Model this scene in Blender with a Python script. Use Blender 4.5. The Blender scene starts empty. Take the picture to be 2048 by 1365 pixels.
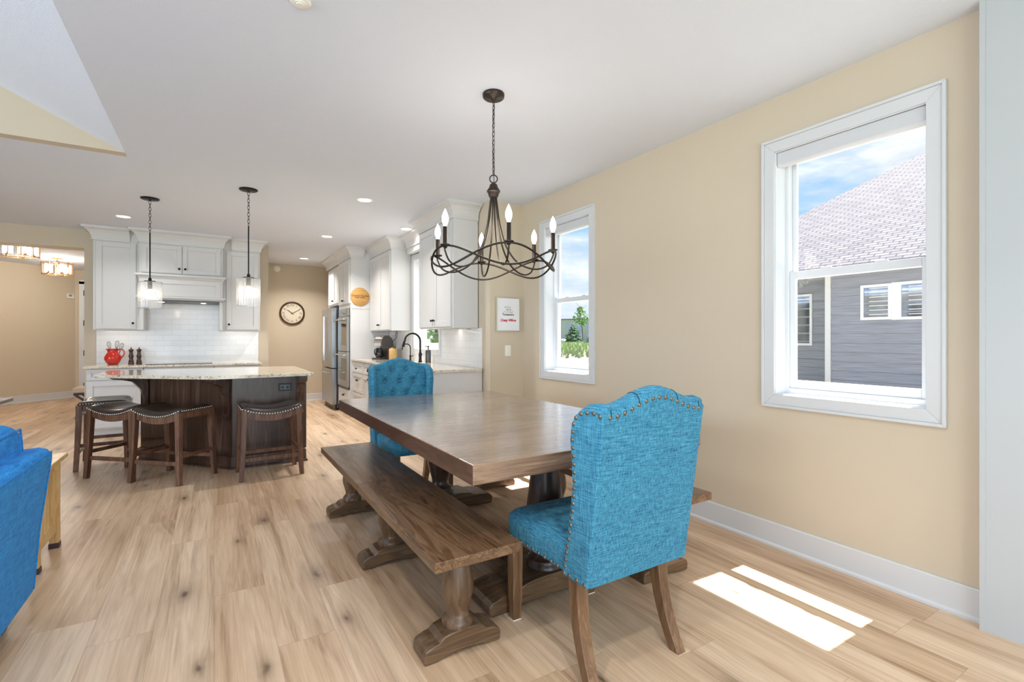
import bpy, bmesh, math, random
from mathutils import Vector, Matrix
from math import sin, cos, pi, radians, atan, exp, sqrt
random.seed(7)
SC = bpy.context.scene
COL = SC.collection

# ------------------------------------------------------------------ camera
YAW = atan(596/972)
H_EYE = 1.271
cam_d = bpy.data.cameras.new('camera'); cam = bpy.data.objects.new('camera', cam_d); COL.objects.link(cam)
cam_d.sensor_width = 36.0; cam_d.lens = 36.0*972/2048
cam_d.shift_y = -5.5/2048
cam_d.clip_start = 0.05; cam_d.clip_end = 600
cam.location = (0, 0, H_EYE); cam.rotation_euler = (pi/2, 0, -YAW)
SC.camera = cam
vs = SC.view_settings
vs.view_transform = 'Standard'; vs.look = 'None'; vs.gamma = 1.0; vs.use_curve_mapping = False
vs.exposure = 0.13

# ------------------------------------------------------------------ node helper
class N:
    def __init__(s, tree): s.t = tree; tree.nodes.clear()
    def n(s, typ, **kw):
        nd = s.t.nodes.new(typ)
        for k, v in kw.items():
            if k.startswith('i_'):
                nd.inputs[k[2:].replace('_', ' ')].default_value = v
            else: setattr(nd, k, v)
        return nd
    def l(s, a, b): s.t.links.new(a, b)
    def math(s, op, a, b=None, c=None):
        nd = s.t.nodes.new('ShaderNodeMath'); nd.operation = op
        for i, v in enumerate((a, b, c)):
            if v is None: continue
            if isinstance(v, (int, float)): nd.inputs[i].default_value = v
            else: s.t.links.new(v, nd.inputs[i])
        return nd.outputs[0]
    def mix(s, f, a, b, blend='MIX'):
        nd = s.t.nodes.new('ShaderNodeMix'); nd.data_type = 'RGBA'; nd.blend_type = blend
        for i, v in ((0, f), (6, a), (7, b)):
            if isinstance(v, (int, float)): nd.inputs[i].default_value = v
            elif isinstance(v, tuple): nd.inputs[i].default_value = (*v, 1) if len(v) == 3 else v
            else: s.t.links.new(v, nd.inputs[i])
        return nd.outputs[2]
    def ramp(s, f, stops, interp='LINEAR'):
        nd = s.t.nodes.new('ShaderNodeValToRGB'); nd.color_ramp.interpolation = interp
        e = nd.color_ramp.elements
        while len(e) < len(stops): e.new(0.5)
        for i, (p, c) in enumerate(stops):
            e[i].position = p; e[i].color = (*c, 1) if len(c) == 3 else c
        s.t.links.new(f, nd.inputs[0]); return nd.outputs[0]
    def coords(s, scale=(1, 1, 1), which='Object', rot=(0, 0, 0)):
        tc = s.t.nodes.new('ShaderNodeTexCoord'); mp = s.t.nodes.new('ShaderNodeMapping')
        mp.inputs['Scale'].default_value = scale; mp.inputs['Rotation'].default_value = rot
        s.t.links.new(tc.outputs[which], mp.inputs[0]); return mp.outputs[0]
    def noise(s, v, scale=5, detail=2, rough=.5, dist=0, dims='3D', w=None):
        nd = s.t.nodes.new('ShaderNodeTexNoise'); nd.noise_dimensions = dims
        if v is not None: s.t.links.new(v, nd.inputs['Vector'])
        nd.inputs['Scale'].default_value = scale; nd.inputs['Detail'].default_value = detail
        nd.inputs['Roughness'].default_value = rough; nd.inputs['Distortion'].default_value = dist
        return nd.outputs[0]
    def bump(s, h, strength=.2, dist=.01):
        nd = s.t.nodes.new('ShaderNodeBump'); nd.inputs['Strength'].default_value = strength
        nd.inputs['Distance'].default_value = dist; s.t.links.new(h, nd.inputs['Height']); return nd.outputs[0]

def srgb(r, g, b):
    f = lambda c: ((c/255+.055)/1.055)**2.4 if c/255 > .04045 else c/255/12.92
    return (f(r), f(g), f(b))

MATS = {}
def bsdf_mat(name, color, rough=.5, metal=0, bump=None, spec=.5, coat=0, sheen=0, emit=None, emit_s=0, tint=.04):
    """plain paint/metal with a faint mottling so that nothing is perfectly flat"""
    m = bpy.data.materials.new(name); m.use_nodes = True; g = N(m.node_tree)
    out = g.n('ShaderNodeOutputMaterial'); b = g.n('ShaderNodeBsdfPrincipled')
    g.l(b.outputs[0], out.inputs[0])
    co = g.coords()
    if tint and not emit_s:
        nz = g.noise(co, 6, 3)
        c = g.mix(nz, tuple(x*(1-tint) for x in color), tuple(min(1, x*(1+tint)) for x in color))
        g.l(c, b.inputs['Base Color'])
    else: b.inputs['Base Color'].default_value = (*color, 1)
    b.inputs['Roughness'].default_value = rough; b.inputs['Metallic'].default_value = metal
    b.inputs['Specular IOR Level'].default_value = spec
    b.inputs['Coat Weight'].default_value = coat
    b.inputs['Sheen Weight'].default_value = sheen
    if emit_s:
        b.inputs['Emission Color'].default_value = (*(emit or color), 1); b.inputs['Emission Strength'].default_value = emit_s
    if bump:
        sc, st, di = bump
        g.l(g.bump(g.noise(co, sc, 3), st, di), b.inputs['Normal'])
    MATS[name] = m; return m

# ------------------------------------------------------------------ world: daytime sky with broken cloud
w = bpy.data.worlds.new('sky'); SC.world = w; w.use_nodes = True
g = N(w.node_tree)
o = g.n('ShaderNodeOutputWorld'); bg = g.n('ShaderNodeBackground')
tc = g.n('ShaderNodeTexCoord'); sx = g.n('ShaderNodeSeparateXYZ'); g.l(tc.outputs['Generated'], sx.inputs[0])
grad = g.ramp(sx.outputs[2], [(0.0, srgb(205, 226, 240)), (.12, srgb(176, 212, 238)), (.4, srgb(116, 178, 232)), (1, srgb(70, 135, 215))])
mp = g.n('ShaderNodeMapping'); mp.inputs['Scale'].default_value = (1.0, 1.0, 3.2); mp.inputs['Location'].default_value = (.3, 1.7, .25)
g.l(tc.outputs['Generated'], mp.inputs[0])
cl = g.noise(mp.outputs[0], 2.6, 7, .58, .2)
mask = g.ramp(cl, [(.44, (0, 0, 0)), (.58, (1, 1, 1))])
cl2 = g.noise(mp.outputs[0], 6.5, 5, .6)
cc = g.ramp(cl2, [(.3, srgb(196, 206, 218)), (.62, srgb(250, 251, 253))])
mx = g.mix(g.math('MULTIPLY', mask, .92), grad, cc)
g.l(mx, bg.inputs[0]); bg.inputs[1].default_value = 1.15
g.l(bg.outputs[0], o.inputs[0])

# ------------------------------------------------------------------ sun: steep, from the window side
sd = bpy.data.lights.new('sun', 'SUN'); sun = bpy.data.objects.new('sun', sd); COL.objects.link(sun)
sd.energy = 24.0; sd.angle = radians(.53); sd.color = (1, .97, .93)
sun.rotation_euler = Vector((-.412, .008, -1)).to_track_quat('-Z', 'Y').to_euler(); sun.location = (12, 0, 25)

def area(name, loc, size, direction, power, color=(1, 1, 1), size_y=None, spread=180, shape=None):
    d = bpy.data.lights.new(name, 'AREA'); ob = bpy.data.objects.new(name, d); COL.objects.link(ob)
    d.energy = power; d.color = color; d.size = size
    d.shape = shape or ('RECTANGLE' if size_y else 'DISK')
    if size_y: d.size_y = size_y
    d.spread = radians(spread)
    ob.location = loc; ob.rotation_euler = Vector(direction).to_track_quat('-Z', 'Y').to_euler(); return ob
# added area lamps inside the unseen rear and left windows, standing in for daylight
area('patio_door_fill', (-.1, -2.85, 1.3), 4.2, (0, 1, 0.05), 105, (.74, .87, 1), 2.2)
area('living_window_fill', (-6.4, 1.2, 1.5), 5.0, (1, 0, 0.05), 240, (.72, .86, 1), 2.0)

# ------------------------------------------------------------------ mesh builder
class MB:
    def __init__(s): s.v = []; s.f = []; s.sm = []
    def add(s, vs_, fs, smooth=False):
        k = len(s.v); s.v += [tuple(v) for v in vs_]
        for f in fs: s.f.append(tuple(i+k for i in f)); s.sm.append(smooth)
        return s
    def box(s, a, b):
        x0, y0, z0 = (min(a[i], b[i]) for i in range(3)); x1, y1, z1 = (max(a[i], b[i]) for i in range(3))
        return s.add([(x0,y0,z0),(x1,y0,z0),(x1,y1,z0),(x0,y1,z0),(x0,y0,z1),(x1,y0,z1),(x1,y1,z1),(x0,y1,z1)],
                     [(0,3,2,1),(4,5,6,7),(0,1,5,4),(1,2,6,5),(2,3,7,6),(3,0,4,7)])
    def hexa(s, p):   # 8 points: bottom 4 then top 4
        return s.add(p, [(0,3,2,1),(4,5,6,7),(0,1,5,4),(1,2,6,5),(2,3,7,6),(3,0,4,7)])
    def prism(s, poly, h0, h1, axis='z', smooth=False, at=None):
        """poly: 2D outline; axis: extrusion axis. x: (y,z)  y: (x,z)  z: (x,y)"""
        def P(p, h):
            q = {'x': (h, p[0], p[1]), 'y': (p[0], h, p[1]), 'z': (p[0], p[1], h)}[axis]
            return at(q) if at else q
        n = len(poly); vs_ = [P(p, h0) for p in poly]+[P(p, h1) for p in poly]
        k = len(s.v); s.v += vs_
        for i in range(n):
            j = (i+1) % n; s.f.append((k+i, k+j, k+n+j, k+n+i)); s.sm.append(smooth)
        s.f.append(tuple(k+i for i in reversed(range(n)))); s.sm.append(False)
        s.f.append(tuple(k+n+i for i in range(n))); s.sm.append(False)
        return s
    def lathe(s, prof, c=(0, 0, 0), seg=24, M=None, smooth=True, caps=True):
        k = len(s.v); n = len(prof)
        for r, z in prof:
            for i in range(seg):
                a = 2*pi*i/seg; p = Vector((r*cos(a), r*sin(a), z))
                if M: p = M @ p
                s.v.append((p.x+c[0], p.y+c[1], p.z+c[2]))
        for j in range(n-1):
            for i in range(seg):
                i2 = (i+1) % seg
                s.f.append((k+j*seg+i, k+j*seg+i2, k+(j+1)*seg+i2, k+(j+1)*seg+i)); s.sm.append(smooth)
        if caps:
            s.f.append(tuple(k+i for i in reversed(range(seg)))); s.sm.append(False)
            s.f.append(tuple(k+(n-1)*seg+i for i in range(seg))); s.sm.append(False)
        return s
    def tube(s, pts, r, seg=8, closed=False, caps=True):
        pts = [Vector(p) for p in pts]; n = len(pts); k = len(s.v)
        up = Vector((0, 0, 1)); prev = None
        rr = r if isinstance(r, (list, tuple)) else [r]*n
        for i, p in enumerate(pts):
            if closed: t = pts[(i+1) % n]-pts[i-1]
            else: t = pts[min(i+1, n-1)]-pts[max(i-1, 0)]
            t.normalize()
            if prev is None:
                a = up.cross(t)
                if a.length < 1e-3: a = Vector((1, 0, 0)).cross(t)
                a.normalize()
            else:
                a = prev-t*prev.dot(t); a.normalize()
            prev = a; b = t.cross(a)
            for j in range(seg):
                an = 2*pi*j/seg; q = p+(a*cos(an)+b*sin(an))*rr[i]; s.v.append(tuple(q))
        m = n if closed else n-1
        for i in range(m):
            i2 = (i+1) % n
            for j in range(seg):
                j2 = (j+1) % seg
                s.f.append((k+i*seg+j, k+i*seg+j2, k+i2*seg+j2, k+i2*seg+j)); s.sm.append(True)
        if caps and not closed:
            s.f.append(tuple(k+j for j in reversed(range(seg)))); s.sm.append(False)
            s.f.append(tuple(k+(n-1)*seg+j for j in range(seg))); s.sm.append(False)
        return s
    def grid(s, fn, nu, nv, smooth=True, wrap_u=False):
        k = len(s.v)
        for i in range(nu+(0 if wrap_u else 1)):
            for j in range(nv+1): s.v.append(tuple(fn(i/nu, j/nv)))
        mu = nu if wrap_u else nu+1
        for i in range(nu):
            for j in range(nv):
                i2 = (i+1) % mu
                s.f.append((k+i*(nv+1)+j, k+i2*(nv+1)+j, k+i2*(nv+1)+j+1, k+i*(nv+1)+j+1)); s.sm.append(smooth)
        return s
    def sweep(s, path, prof, closed=False, smooth=False):
        """mitred moulding: path of (x,y) with outward side on the right; prof of (n,z)"""
        n = len(path); k = len(s.v); P = [Vector(p) for p in path]
        offs = []
        for i in range(n):
            ds = []
            if i > 0 or closed: ds.append((P[i]-P[i-1]).normalized())
            if i < n-1 or closed: ds.append((P[(i+1) % n]-P[i]).normalized())
            ns = [Vector((d.y, -d.x)) for d in ds]
            mv = sum(ns, Vector((0, 0))); mv.normalize(); mv = mv/max(.2, mv.dot(ns[0])); offs.append(mv)
        for i in range(n):
            for (a, z) in prof: s.v.append((P[i].x+offs[i].x*a, P[i].y+offs[i].y*a, z))
        m = len(prof)
        for i in range(n if closed else n-1):
            i2 = (i+1) % n
            for j in range(m):
                j2 = (j+1) % m
                s.f.append((k+i*m+j, k+i2*m+j, k+i2*m+j2, k+i*m+j2)); s.sm.append(smooth)
        if not closed:
            s.f.append(tuple(k+j for j in range(m))); s.sm.append(False)
            s.f.append(tuple(k+(n-1)*m+j for j in reversed(range(m)))); s.sm.append(False)
        return s
    def build(s, name, mat, parent=None, bevel=0, subsurf=0, off=None, seg=2, weighted=False):
        me = bpy.data.meshes.new(name)
        if off is None and parent is not None and parent.get('_world'):
            off = parent['_world']
        vs_ = s.v
        if off is not None: vs_ = [(v[0]-off[0], v[1]-off[1], v[2]-off[2]) for v in s.v]
        me.from_pydata(vs_, [], s.f); me.update()
        bm = bmesh.new(); bm.from_mesh(me); bmesh.ops.recalc_face_normals(bm, faces=bm.faces); bm.to_mesh(me); bm.free()
        for p, f in zip(me.polygons, s.sm): p.use_smooth = f
        if any(s.sm): me.set_sharp_from_angle(angle=radians(52))
        ob = bpy.data.objects.new(name, me); COL.objects.link(ob)
        me.materials.append(MATS[mat] if isinstance(mat, str) else mat)
        if parent is not None: ob.parent = parent
        if bevel:
            b = ob.modifiers.new('bevel', 'BEVEL'); b.width = bevel; b.segments = seg; b.limit_method = 'ANGLE'; b.angle_limit = radians(40)
            b.harden_normals = False
        if subsurf:
            d = ob.modifiers.new('subsurf', 'SUBSURF'); d.levels = subsurf; d.render_levels = subsurf
        return ob

def thing(name, label, cat, loc=(0, 0, 0), rotz=0, group=None, world=False):
    o = bpy.data.objects.new(name, None); COL.objects.link(o); o.location = loc; o.rotation_euler = (0, 0, rotz)
    o.empty_display_size = .1
    o['label'] = label; o['category'] = cat
    if group: o['group'] = group
    if world: WORLD[o.name] = tuple(loc)
    return o
WORLD = {}
def tag(o, label, cat, group=None, kind=None):
    o['label'] = label; o['category'] = cat
    if group: o['group'] = group
    if kind: o['kind'] = kind
    return o
def part(name, mb, mat, parent, **kw):
    """a child mesh; when the root was made with world=True the mesh is given in world coordinates"""
    root = parent
    while root.parent: root = root.parent
    off = WORLD.get(root.name)
    return mb.build(name, mat, parent, off=off, **kw)
def struct(name, mb, mat, parent=None, **kw):
    o = mb.build(name, mat, parent, **kw)
    if parent is None: o['kind'] = 'structure'
    return o
def copy_tree(o, parent=None):
    c = o.copy(); COL.objects.link(c)
    if parent is not None: c.parent = parent
    for ch in list(o.children): copy_tree(ch, c)
    return c
def text_mesh(name, body, size, mat, parent, M, extrude=.0008, align='CENTER', shear=0, bold=0, off=None):
    cu = bpy.data.curves.new(name, 'FONT'); cu.body = body; cu.size = size; cu.extrude = extrude
    cu.align_x = align; cu.align_y = 'CENTER'; cu.shear = shear; cu.offset = bold
    tmp = bpy.data.objects.new('tmp_text', cu); COL.objects.link(tmp)
    bpy.context.view_layer.update()
    me = bpy.data.meshes.new_from_object(tmp.evaluated_get(bpy.context.evaluated_depsgraph_get()))
    bpy.data.objects.remove(tmp)
    me.transform(M)
    if off is not None: me.transform(Matrix.Translation((-off[0], -off[1], -off[2])))
    ob = bpy.data.objects.new(name, me); COL.objects.link(ob); me.materials.clear(); me.materials.append(MATS[mat]); ob.parent = parent
    return ob
def frame_M(origin, xdir, ydir):
    x = Vector(xdir).normalized(); y = Vector(ydir).normalized(); z = x.cross(y)
    m = Matrix((x, y, z)).transposed().to_4x4(); m.translation = Vector(origin); return m

# ------------------------------------------------------------------ materials
bsdf_mat('ceiling_paint', srgb(224, 229, 239), .9, bump=(160, .35, .003), tint=.01)
bsdf_mat('wall_paint', srgb(208, 194, 172), .85, bump=(240, .08, .002), tint=.015)
bsdf_mat('trim_paint', srgb(214, 215, 216), .4, tint=.01)
bsdf_mat('cabinet_paint', srgb(214, 213, 212), .38, tint=.01)
bsdf_mat('vinyl_white', srgb(226, 228, 231), .35, tint=.01)
bsdf_mat('black_metal', srgb(38, 36, 35), .42, .7)
bsdf_mat('bronze_metal', srgb(66, 58, 52), .38, .75)
bsdf_mat('brass_metal', srgb(150, 112, 70), .35, .9)
bsdf_mat('nail_metal', srgb(126, 118, 102), .3, .85)
bsdf_mat('silver_nail', srgb(225, 222, 214), .25, .9)
bsdf_mat('steel', srgb(178, 180, 182), .3, .95, bump=(90, .04, .002))
bsdf_mat('steel_dark', srgb(92, 93, 95), .35, .8)
bsdf_mat('chrome', srgb(225, 226, 228), .12, 1)
bsdf_mat('black_glass', srgb(22, 23, 25), .06, 0, coat=.5)
bsdf_mat('black_plastic', srgb(24, 24, 25), .4)
bsdf_mat('leather', srgb(46, 36, 31), .3, coat=.25, bump=(300, .12, .002))
bsdf_mat('red_glaze', srgb(205, 42, 28), .14, coat=.6)
bsdf_mat('mill_wood', srgb(64, 36, 24), .28, coat=.3)
bsdf_mat('canister_glaze', srgb(214, 176, 112), .3)
bsdf_mat('brown_plastic', srgb(58, 34, 26), .3)
bsdf_mat('paper', srgb(240, 241, 244), .6)
bsdf_mat('cream_face', srgb(222, 210, 188), .6)
bsdf_mat('frame_champagne', srgb(196, 188, 170), .35, .4)
bsdf_mat('text_grey', srgb(150, 152, 152), .7)
bsdf_mat('text_dark', srgb(88, 62, 60), .7)
bsdf_mat('text_red', srgb(205, 50, 66), .7)
bsdf_mat('text_brown', srgb(118, 70, 22), .7)
bsdf_mat('clock_rim', srgb(76, 44, 22), .3, coat=.3)
bsdf_mat('plastic_white', srgb(240, 236, 226), .4)
bsdf_mat('rubber', srgb(30, 28, 27), .8)
bsdf_mat('cushion_cream', srgb(205, 190, 165), .9)
bsdf_mat('purple_brown', srgb(70, 52, 56), .5)
bsdf_mat('white_board', srgb(236, 238, 242), .5)
bsdf_mat('concrete', srgb(150, 148, 142), .9)
bsdf_mat('stucco_white', srgb(170, 172, 180), .9)
bsdf_mat('stucco_grey', srgb(112, 106, 110), .9)
bsdf_mat('bark', srgb(104, 84, 68), .9, bump=(30, .6, .02))
bsdf_mat('magazine', srgb(176, 176, 198), .35, tint=.25)
bsdf_mat('table_grey', srgb(128, 112, 98), .4, tint=.15)
bsdf_mat('led_lens', (1, .97, .92), .5, emit=(1, .95, .88), emit_s=6, tint=0)
bsdf_mat('bulb_glow', (1, .9, .75), .5, emit=(1, .86, .66), emit_s=9, tint=0)
bsdf_mat('jamb_paint', srgb(190, 193, 194), .45, tint=.01)
bsdf_mat('taupe_plastic', srgb(92, 84, 80), .22, coat=.4)
bsdf_mat('drive_concrete', srgb(100, 95, 88), .9)
bsdf_mat('seam_thread', srgb(16, 52, 78), .9)
bsdf_mat('pendant_bulb_glow', (1, .9, .75), .5, emit=(1, .88, .70), emit_s=26, tint=0)
bsdf_mat('blind_cassette', srgb(208, 209, 212), .5)

def fabric(name, lo, hi, sc=1.0, rough=.9, bumpy=.5):
    m = bpy.data.materials.new(name); m.use_nodes = True; g = N(m.node_tree)
    out = g.n('ShaderNodeOutputMaterial'); b = g.n('ShaderNodeBsdfPrincipled'); g.l(b.outputs[0], out.inputs[0])
    a = g.noise(g.coords((260*sc, 260*sc, 14*sc)), 1, 2, .6)
    c = g.noise(g.coords((16*sc, 16*sc, 330*sc)), 1, 2, .6)
    f = g.math('ADD', g.math('MULTIPLY', a, .5), g.math('MULTIPLY', c, .5))
    f2 = g.noise(g.coords((420*sc, 420*sc, 420*sc)), 1, 1)
    f = g.math('ADD', g.math('MULTIPLY', f, .8), g.math('MULTIPLY', f2, .2))
    col = g.ramp(f, [(.36, lo), (.50, tuple((x+y)/2 for x, y in zip(lo, hi))), (.64, hi)])
    g.l(col, b.inputs['Base Color']); b.inputs['Roughness'].default_value = rough
    b.inputs['Sheen Weight'].default_value = .06; b.inputs['Specular IOR Level'].default_value = .2
    g.l(g.bump(f, bumpy, .0015), b.inputs['Normal']); MATS[name] = m
fabric('teal_linen', srgb(8, 72, 108), srgb(90, 170, 200), 1.3)
fabric('sofa_fabric', srgb(4, 98, 186), srgb(48, 172, 250), .8)

def wood(name, dark, mid, light, axis='x', rough=.35, freq=1.0, coat=.15, spec=.5, bands=None, ring=.26):
    """stained timber with grain running along one object axis"""
    m = bpy.data.materials.new(name); m.use_nodes = True; g = N(m.node_tree)
    out = g.n('ShaderNodeOutputMaterial'); b = g.n('ShaderNodeBsdfPrincipled'); g.l(b.outputs[0], out.inputs[0])
    L, T = 1.3*freq, 15*freq
    sc = {'x': (L, T, T), 'y': (T, L, T), 'z': (T, T, L)}[axis]
    sc2 = {'x': (4*freq, 130*freq, 130*freq), 'y': (130*freq, 4*freq, 130*freq), 'z': (130*freq, 130*freq, 4*freq)}[axis]
    co = g.coords(sc)
    big = g.noise(co, 1, 4, .55, .9)
    rings = g.math('FRACT', g.math('MULTIPLY', big, 7.0))
    rings = g.math('ABSOLUTE', g.math('SUBTRACT', rings, .5))
    fine = g.noise(g.coords(sc2), 1, 3, .7)
    f = g.math('ADD', g.math('MULTIPLY', big, .62), g.math('ADD', g.math('MULTIPLY', rings, ring), g.math('MULTIPLY', fine, .3)))
    col = g.ramp(f, [(.30, dark), (.52, mid), (.78, light)])
    if bands:   # boards glued up across the given axis
        ax, wd = bands
        tc_ = g.n('ShaderNodeTexCoord'); sx_ = g.n('ShaderNodeSeparateXYZ'); g.l(tc_.outputs['Object'], sx_.inputs[0])
        idx = g.math('FLOOR', g.math('DIVIDE', sx_.outputs['xyz'.index(ax)], wd))
        wn = g.n('ShaderNodeTexWhiteNoise', noise_dimensions='1D'); g.l(idx, wn.inputs['W'])
        col = g.mix(g.math('MULTIPLY', wn.outputs[0], .38), col, dark)
    g.l(col, b.inputs['Base Color'])
    rr = g.math('ADD', g.math('MULTIPLY', fine, .18), rough-.08); g.l(rr, b.inputs['Roughness'])
    b.inputs['Coat Weight'].default_value = coat; b.inputs['Coat Roughness'].default_value = .16
    g.l(g.bump(fine, .07, .0012), b.inputs['Normal']); MATS[name] = m
wood('table_wood', srgb(84, 60, 46), srgb(138, 108, 86), srgb(180, 150, 124), 'x', .26, 1.0, 1.0, bands=('y', .28))
wood('table_edge_wood', srgb(58, 34, 26), srgb(84, 56, 44), srgb(112, 82, 66), 'y', .34, 1.0, .15, bands=('y', .41))
wood('bench_wood', srgb(60, 36, 22), srgb(104, 76, 52), srgb(138, 108, 80), 'y', .3, 1.0, .2, ring=.5)
wood('turned_wood', srgb(58, 40, 28), srgb(104, 78, 56), srgb(142, 114, 86), 'z', .34, .8, .2)
wood('dark_turned_wood', srgb(30, 20, 16), srgb(62, 44, 36), srgb(92, 70, 58), 'z', .3, .8, .2)
wood('foot_wood', srgb(56, 38, 26), srgb(98, 74, 52), srgb(134, 108, 80), 'x', .36, 1.2, .15)
wood('leg_wood', srgb(84, 58, 38), srgb(124, 92, 64), srgb(156, 124, 92), 'z', .36, 1.4, .1)
wood('stool_wood', srgb(56, 32, 22), srgb(98, 64, 46), srgb(140, 102, 76), 'z', .36, 1.4, .12)
wood('island_wood', srgb(34, 20, 15), srgb(76, 52, 41), srgb(120, 94, 78), 'z', .3, .55, .2, bands=('x', .19))
wood('pine_wood', srgb(190, 148, 88), srgb(220, 184, 124), srgb(236, 208, 154), 'z', .4, 1.2, .1)
wood('sign_wood', srgb(176, 124, 60), srgb(204, 156, 88), srgb(220, 178, 110), 'x', .5, 2.0, 0)
wood('mid_turned_wood', srgb(52, 36, 27), srgb(90, 66, 50), srgb(126, 98, 76), 'z', .32, .8, .2)

def granite():
    m = bpy.data.materials.new('granite'); m.use_nodes = True; g = N(m.node_tree)
    out = g.n('ShaderNodeOutputMaterial'); b = g.n('ShaderNodeBsdfPrincipled'); g.l(b.outputs[0], out.inputs[0])
    co = g.coords()
    n1 = g.noise(co, 5, 5, .7, 1.2); n2 = g.noise(co, 60, 3, .7); n3 = g.noise(co, 34, 4, .75, .6)
    c = g.ramp(n1, [(.35, srgb(206, 192, 168)), (.52, srgb(228, 216, 196)), (.66, srgb(238, 232, 220))])
    c = g.mix(g.ramp(n3, [(.56, (0, 0, 0)), (.64, (.85, .85, .85))]), c, srgb(122, 112, 104))
    c = g.mix(g.ramp(n2, [(.60, (0, 0, 0)), (.66, (.9, .9, .9))]), c, srgb(54, 48, 48))
    g.l(c, b.inputs['Base Color']); b.inputs['Roughness'].default_value = .09; b.inputs['Coat Weight'].default_value = .3
    MATS['granite'] = m
granite()

def floor_mat():
    m = bpy.data.materials.new('oak_plank_floor'); m.use_nodes = True; g = N(m.node_tree)
    out = g.n('ShaderNodeOutputMaterial'); b = g.n('ShaderNodeBsdfPrincipled'); g.l(b.outputs[0], out.inputs[0])
    tc_ = g.n('ShaderNodeTexCoord'); s = g.n('ShaderNodeSeparateXYZ'); g.l(tc_.outputs['Object'], s.inputs[0])
    X, Y = s.outputs[0], s.outputs[1]
    W_, L_ = .225, 1.52
    row = g.math('FLOOR', g.math('DIVIDE', X, W_))
    wn = g.n('ShaderNodeTexWhiteNoise', noise_dimensions='1D'); g.l(row, wn.inputs['W'])
    yy = g.math('ADD', Y, g.math('MULTIPLY', wn.outputs[0], L_*3.7))
    pl = g.math('FLOOR', g.math('DIVIDE', yy, L_))
    idn = g.math('ADD', g.math('MULTIPLY', row, 17.31), g.math('MULTIPLY', pl, 5.77))
    wn2 = g.n('ShaderNodeTexWhiteNoise', noise_dimensions='1D'); g.l(idn, wn2.inputs['W'])
    r = wn2.outputs[0]
    def vec(sx_, sy_, offk):
        cx = g.n('ShaderNodeCombineXYZ')
        g.l(g.math('MULTIPLY', X, sx_), cx.inputs[0])
        g.l(g.math('MULTIPLY', Y, sy_), cx.inputs[1])
        g.l(g.math('MULTIPLY', r, offk), cx.inputs[2]); return cx.outputs[0]
    big = g.noise(vec(7.5, .55, 40), 1, 3, .5, .5)
    rings = g.math('ABSOLUTE', g.math('SUBTRACT', g.math('FRACT', g.math('MULTIPLY', big, 11)), .5))
    fine = g.noise(vec(150, 3.4, 90), 1, 3, .75)
    mid = g.noise(vec(34, 1.1, 60), 1, 4, .6, .2)
    f = g.math('ADD', g.math('MULTIPLY', big, .50), g.math('ADD', g.math('MULTIPLY', mid, .36), g.math('MULTIPLY', rings, .13)))
    f = g.math('ADD', f, g.math('MULTIPLY', g.math('SUBTRACT', fine, .5), .22))
    col = g.ramp(f, [(.30, srgb(172, 142, 114)), (.42, srgb(208, 182, 155)), (.54, srgb(228, 205, 179)), (.74, srgb(240, 224, 203))])
    tone = g.ramp(r, [(0, srgb(226, 212, 196)), (.35, srgb(244, 234, 222)), (.7, srgb(255, 250, 244)), (1, srgb(236, 224, 210))])
    col = g.mix(.9, col, g.mix(1.0, col, tone, 'MULTIPLY'))
    # dark mineral streaks that follow the grain
    stn = g.noise(vec(11, .5, 25), 1, 5, .65, .4)
    stk = g.ramp(stn, [(.58, (0, 0, 0)), (.70, (1, 1, 1))])
    col = g.mix(g.math('MULTIPLY', stk, .5), col, srgb(150, 122, 100))
    # knots: dark elongated spots, few per plank
    vk = g.n('ShaderNodeTexVoronoi', feature='F1', voronoi_dimensions='2D'); vk.inputs['Scale'].default_value = 1; vk.inputs['Randomness'].default_value = 1
    cx = g.n('ShaderNodeCombineXYZ'); wob = g.noise(vec(14, 9, 10), 1, 3)
    g.l(g.math('ADD', g.math('MULTIPLY', X, 2.9), g.math('MULTIPLY', wob, .10)), cx.inputs[0]); g.l(g.math('ADD', g.math('MULTIPLY', Y, 1.1), g.math('MULTIPLY', wob, .06)), cx.inputs[1]); g.l(g.math('MULTIPLY', row, .37), cx.inputs[2])
    g.l(cx.outputs[0], vk.inputs['Vector'])
    sc_ = g.n('ShaderNodeSeparateColor'); g.l(vk.outputs['Color'], sc_.inputs[0])
    has = g.math('GREATER_THAN', sc_.outputs[0], .38); siz = g.math('ADD', .7, g.math('MULTIPLY', sc_.outputs[1], 1.3))
    kn = g.ramp(g.math('MULTIPLY', vk.outputs['Distance'], siz), [(.015, (1, 1, 1)), (.05, (.55, .55, .55)), (.12, (.22, .22, .22)), (.26, (0, 0, 0))])
    col = g.mix(g.math('MULTIPLY', g.math('MULTIPLY', kn, has), .9), col, srgb(96, 72, 54))
    fx = g.math('FRACT', g.math('DIVIDE', X, W_)); fy = g.math('FRACT', g.math('DIVIDE', yy, L_))
    def edge(fr, wdt):
        d = g.math('MINIMUM', fr, g.math('SUBTRACT', 1.0, fr)); return g.math('LESS_THAN', d, wdt)
    seam = g.math('MAXIMUM', edge(fx, .0040), edge(fy, .0007))
    col = g.mix(g.math('MULTIPLY', seam, .38), col, srgb(112, 86, 62))
    g.l(col, b.inputs['Base Color'])
    g.l(g.math('ADD', g.math('MULTIPLY', fine, .16), .30), b.inputs['Roughness'])
    b.inputs['Specular IOR Level'].default_value = .42
    hh = g.math('SUBTRACT', g.math('MULTIPLY', fine, .5), seam)
    g.l(g.bump(hh, .18, .0012), b.inputs['Normal']); MATS['oak_plank_floor'] = m
floor_mat()

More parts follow.
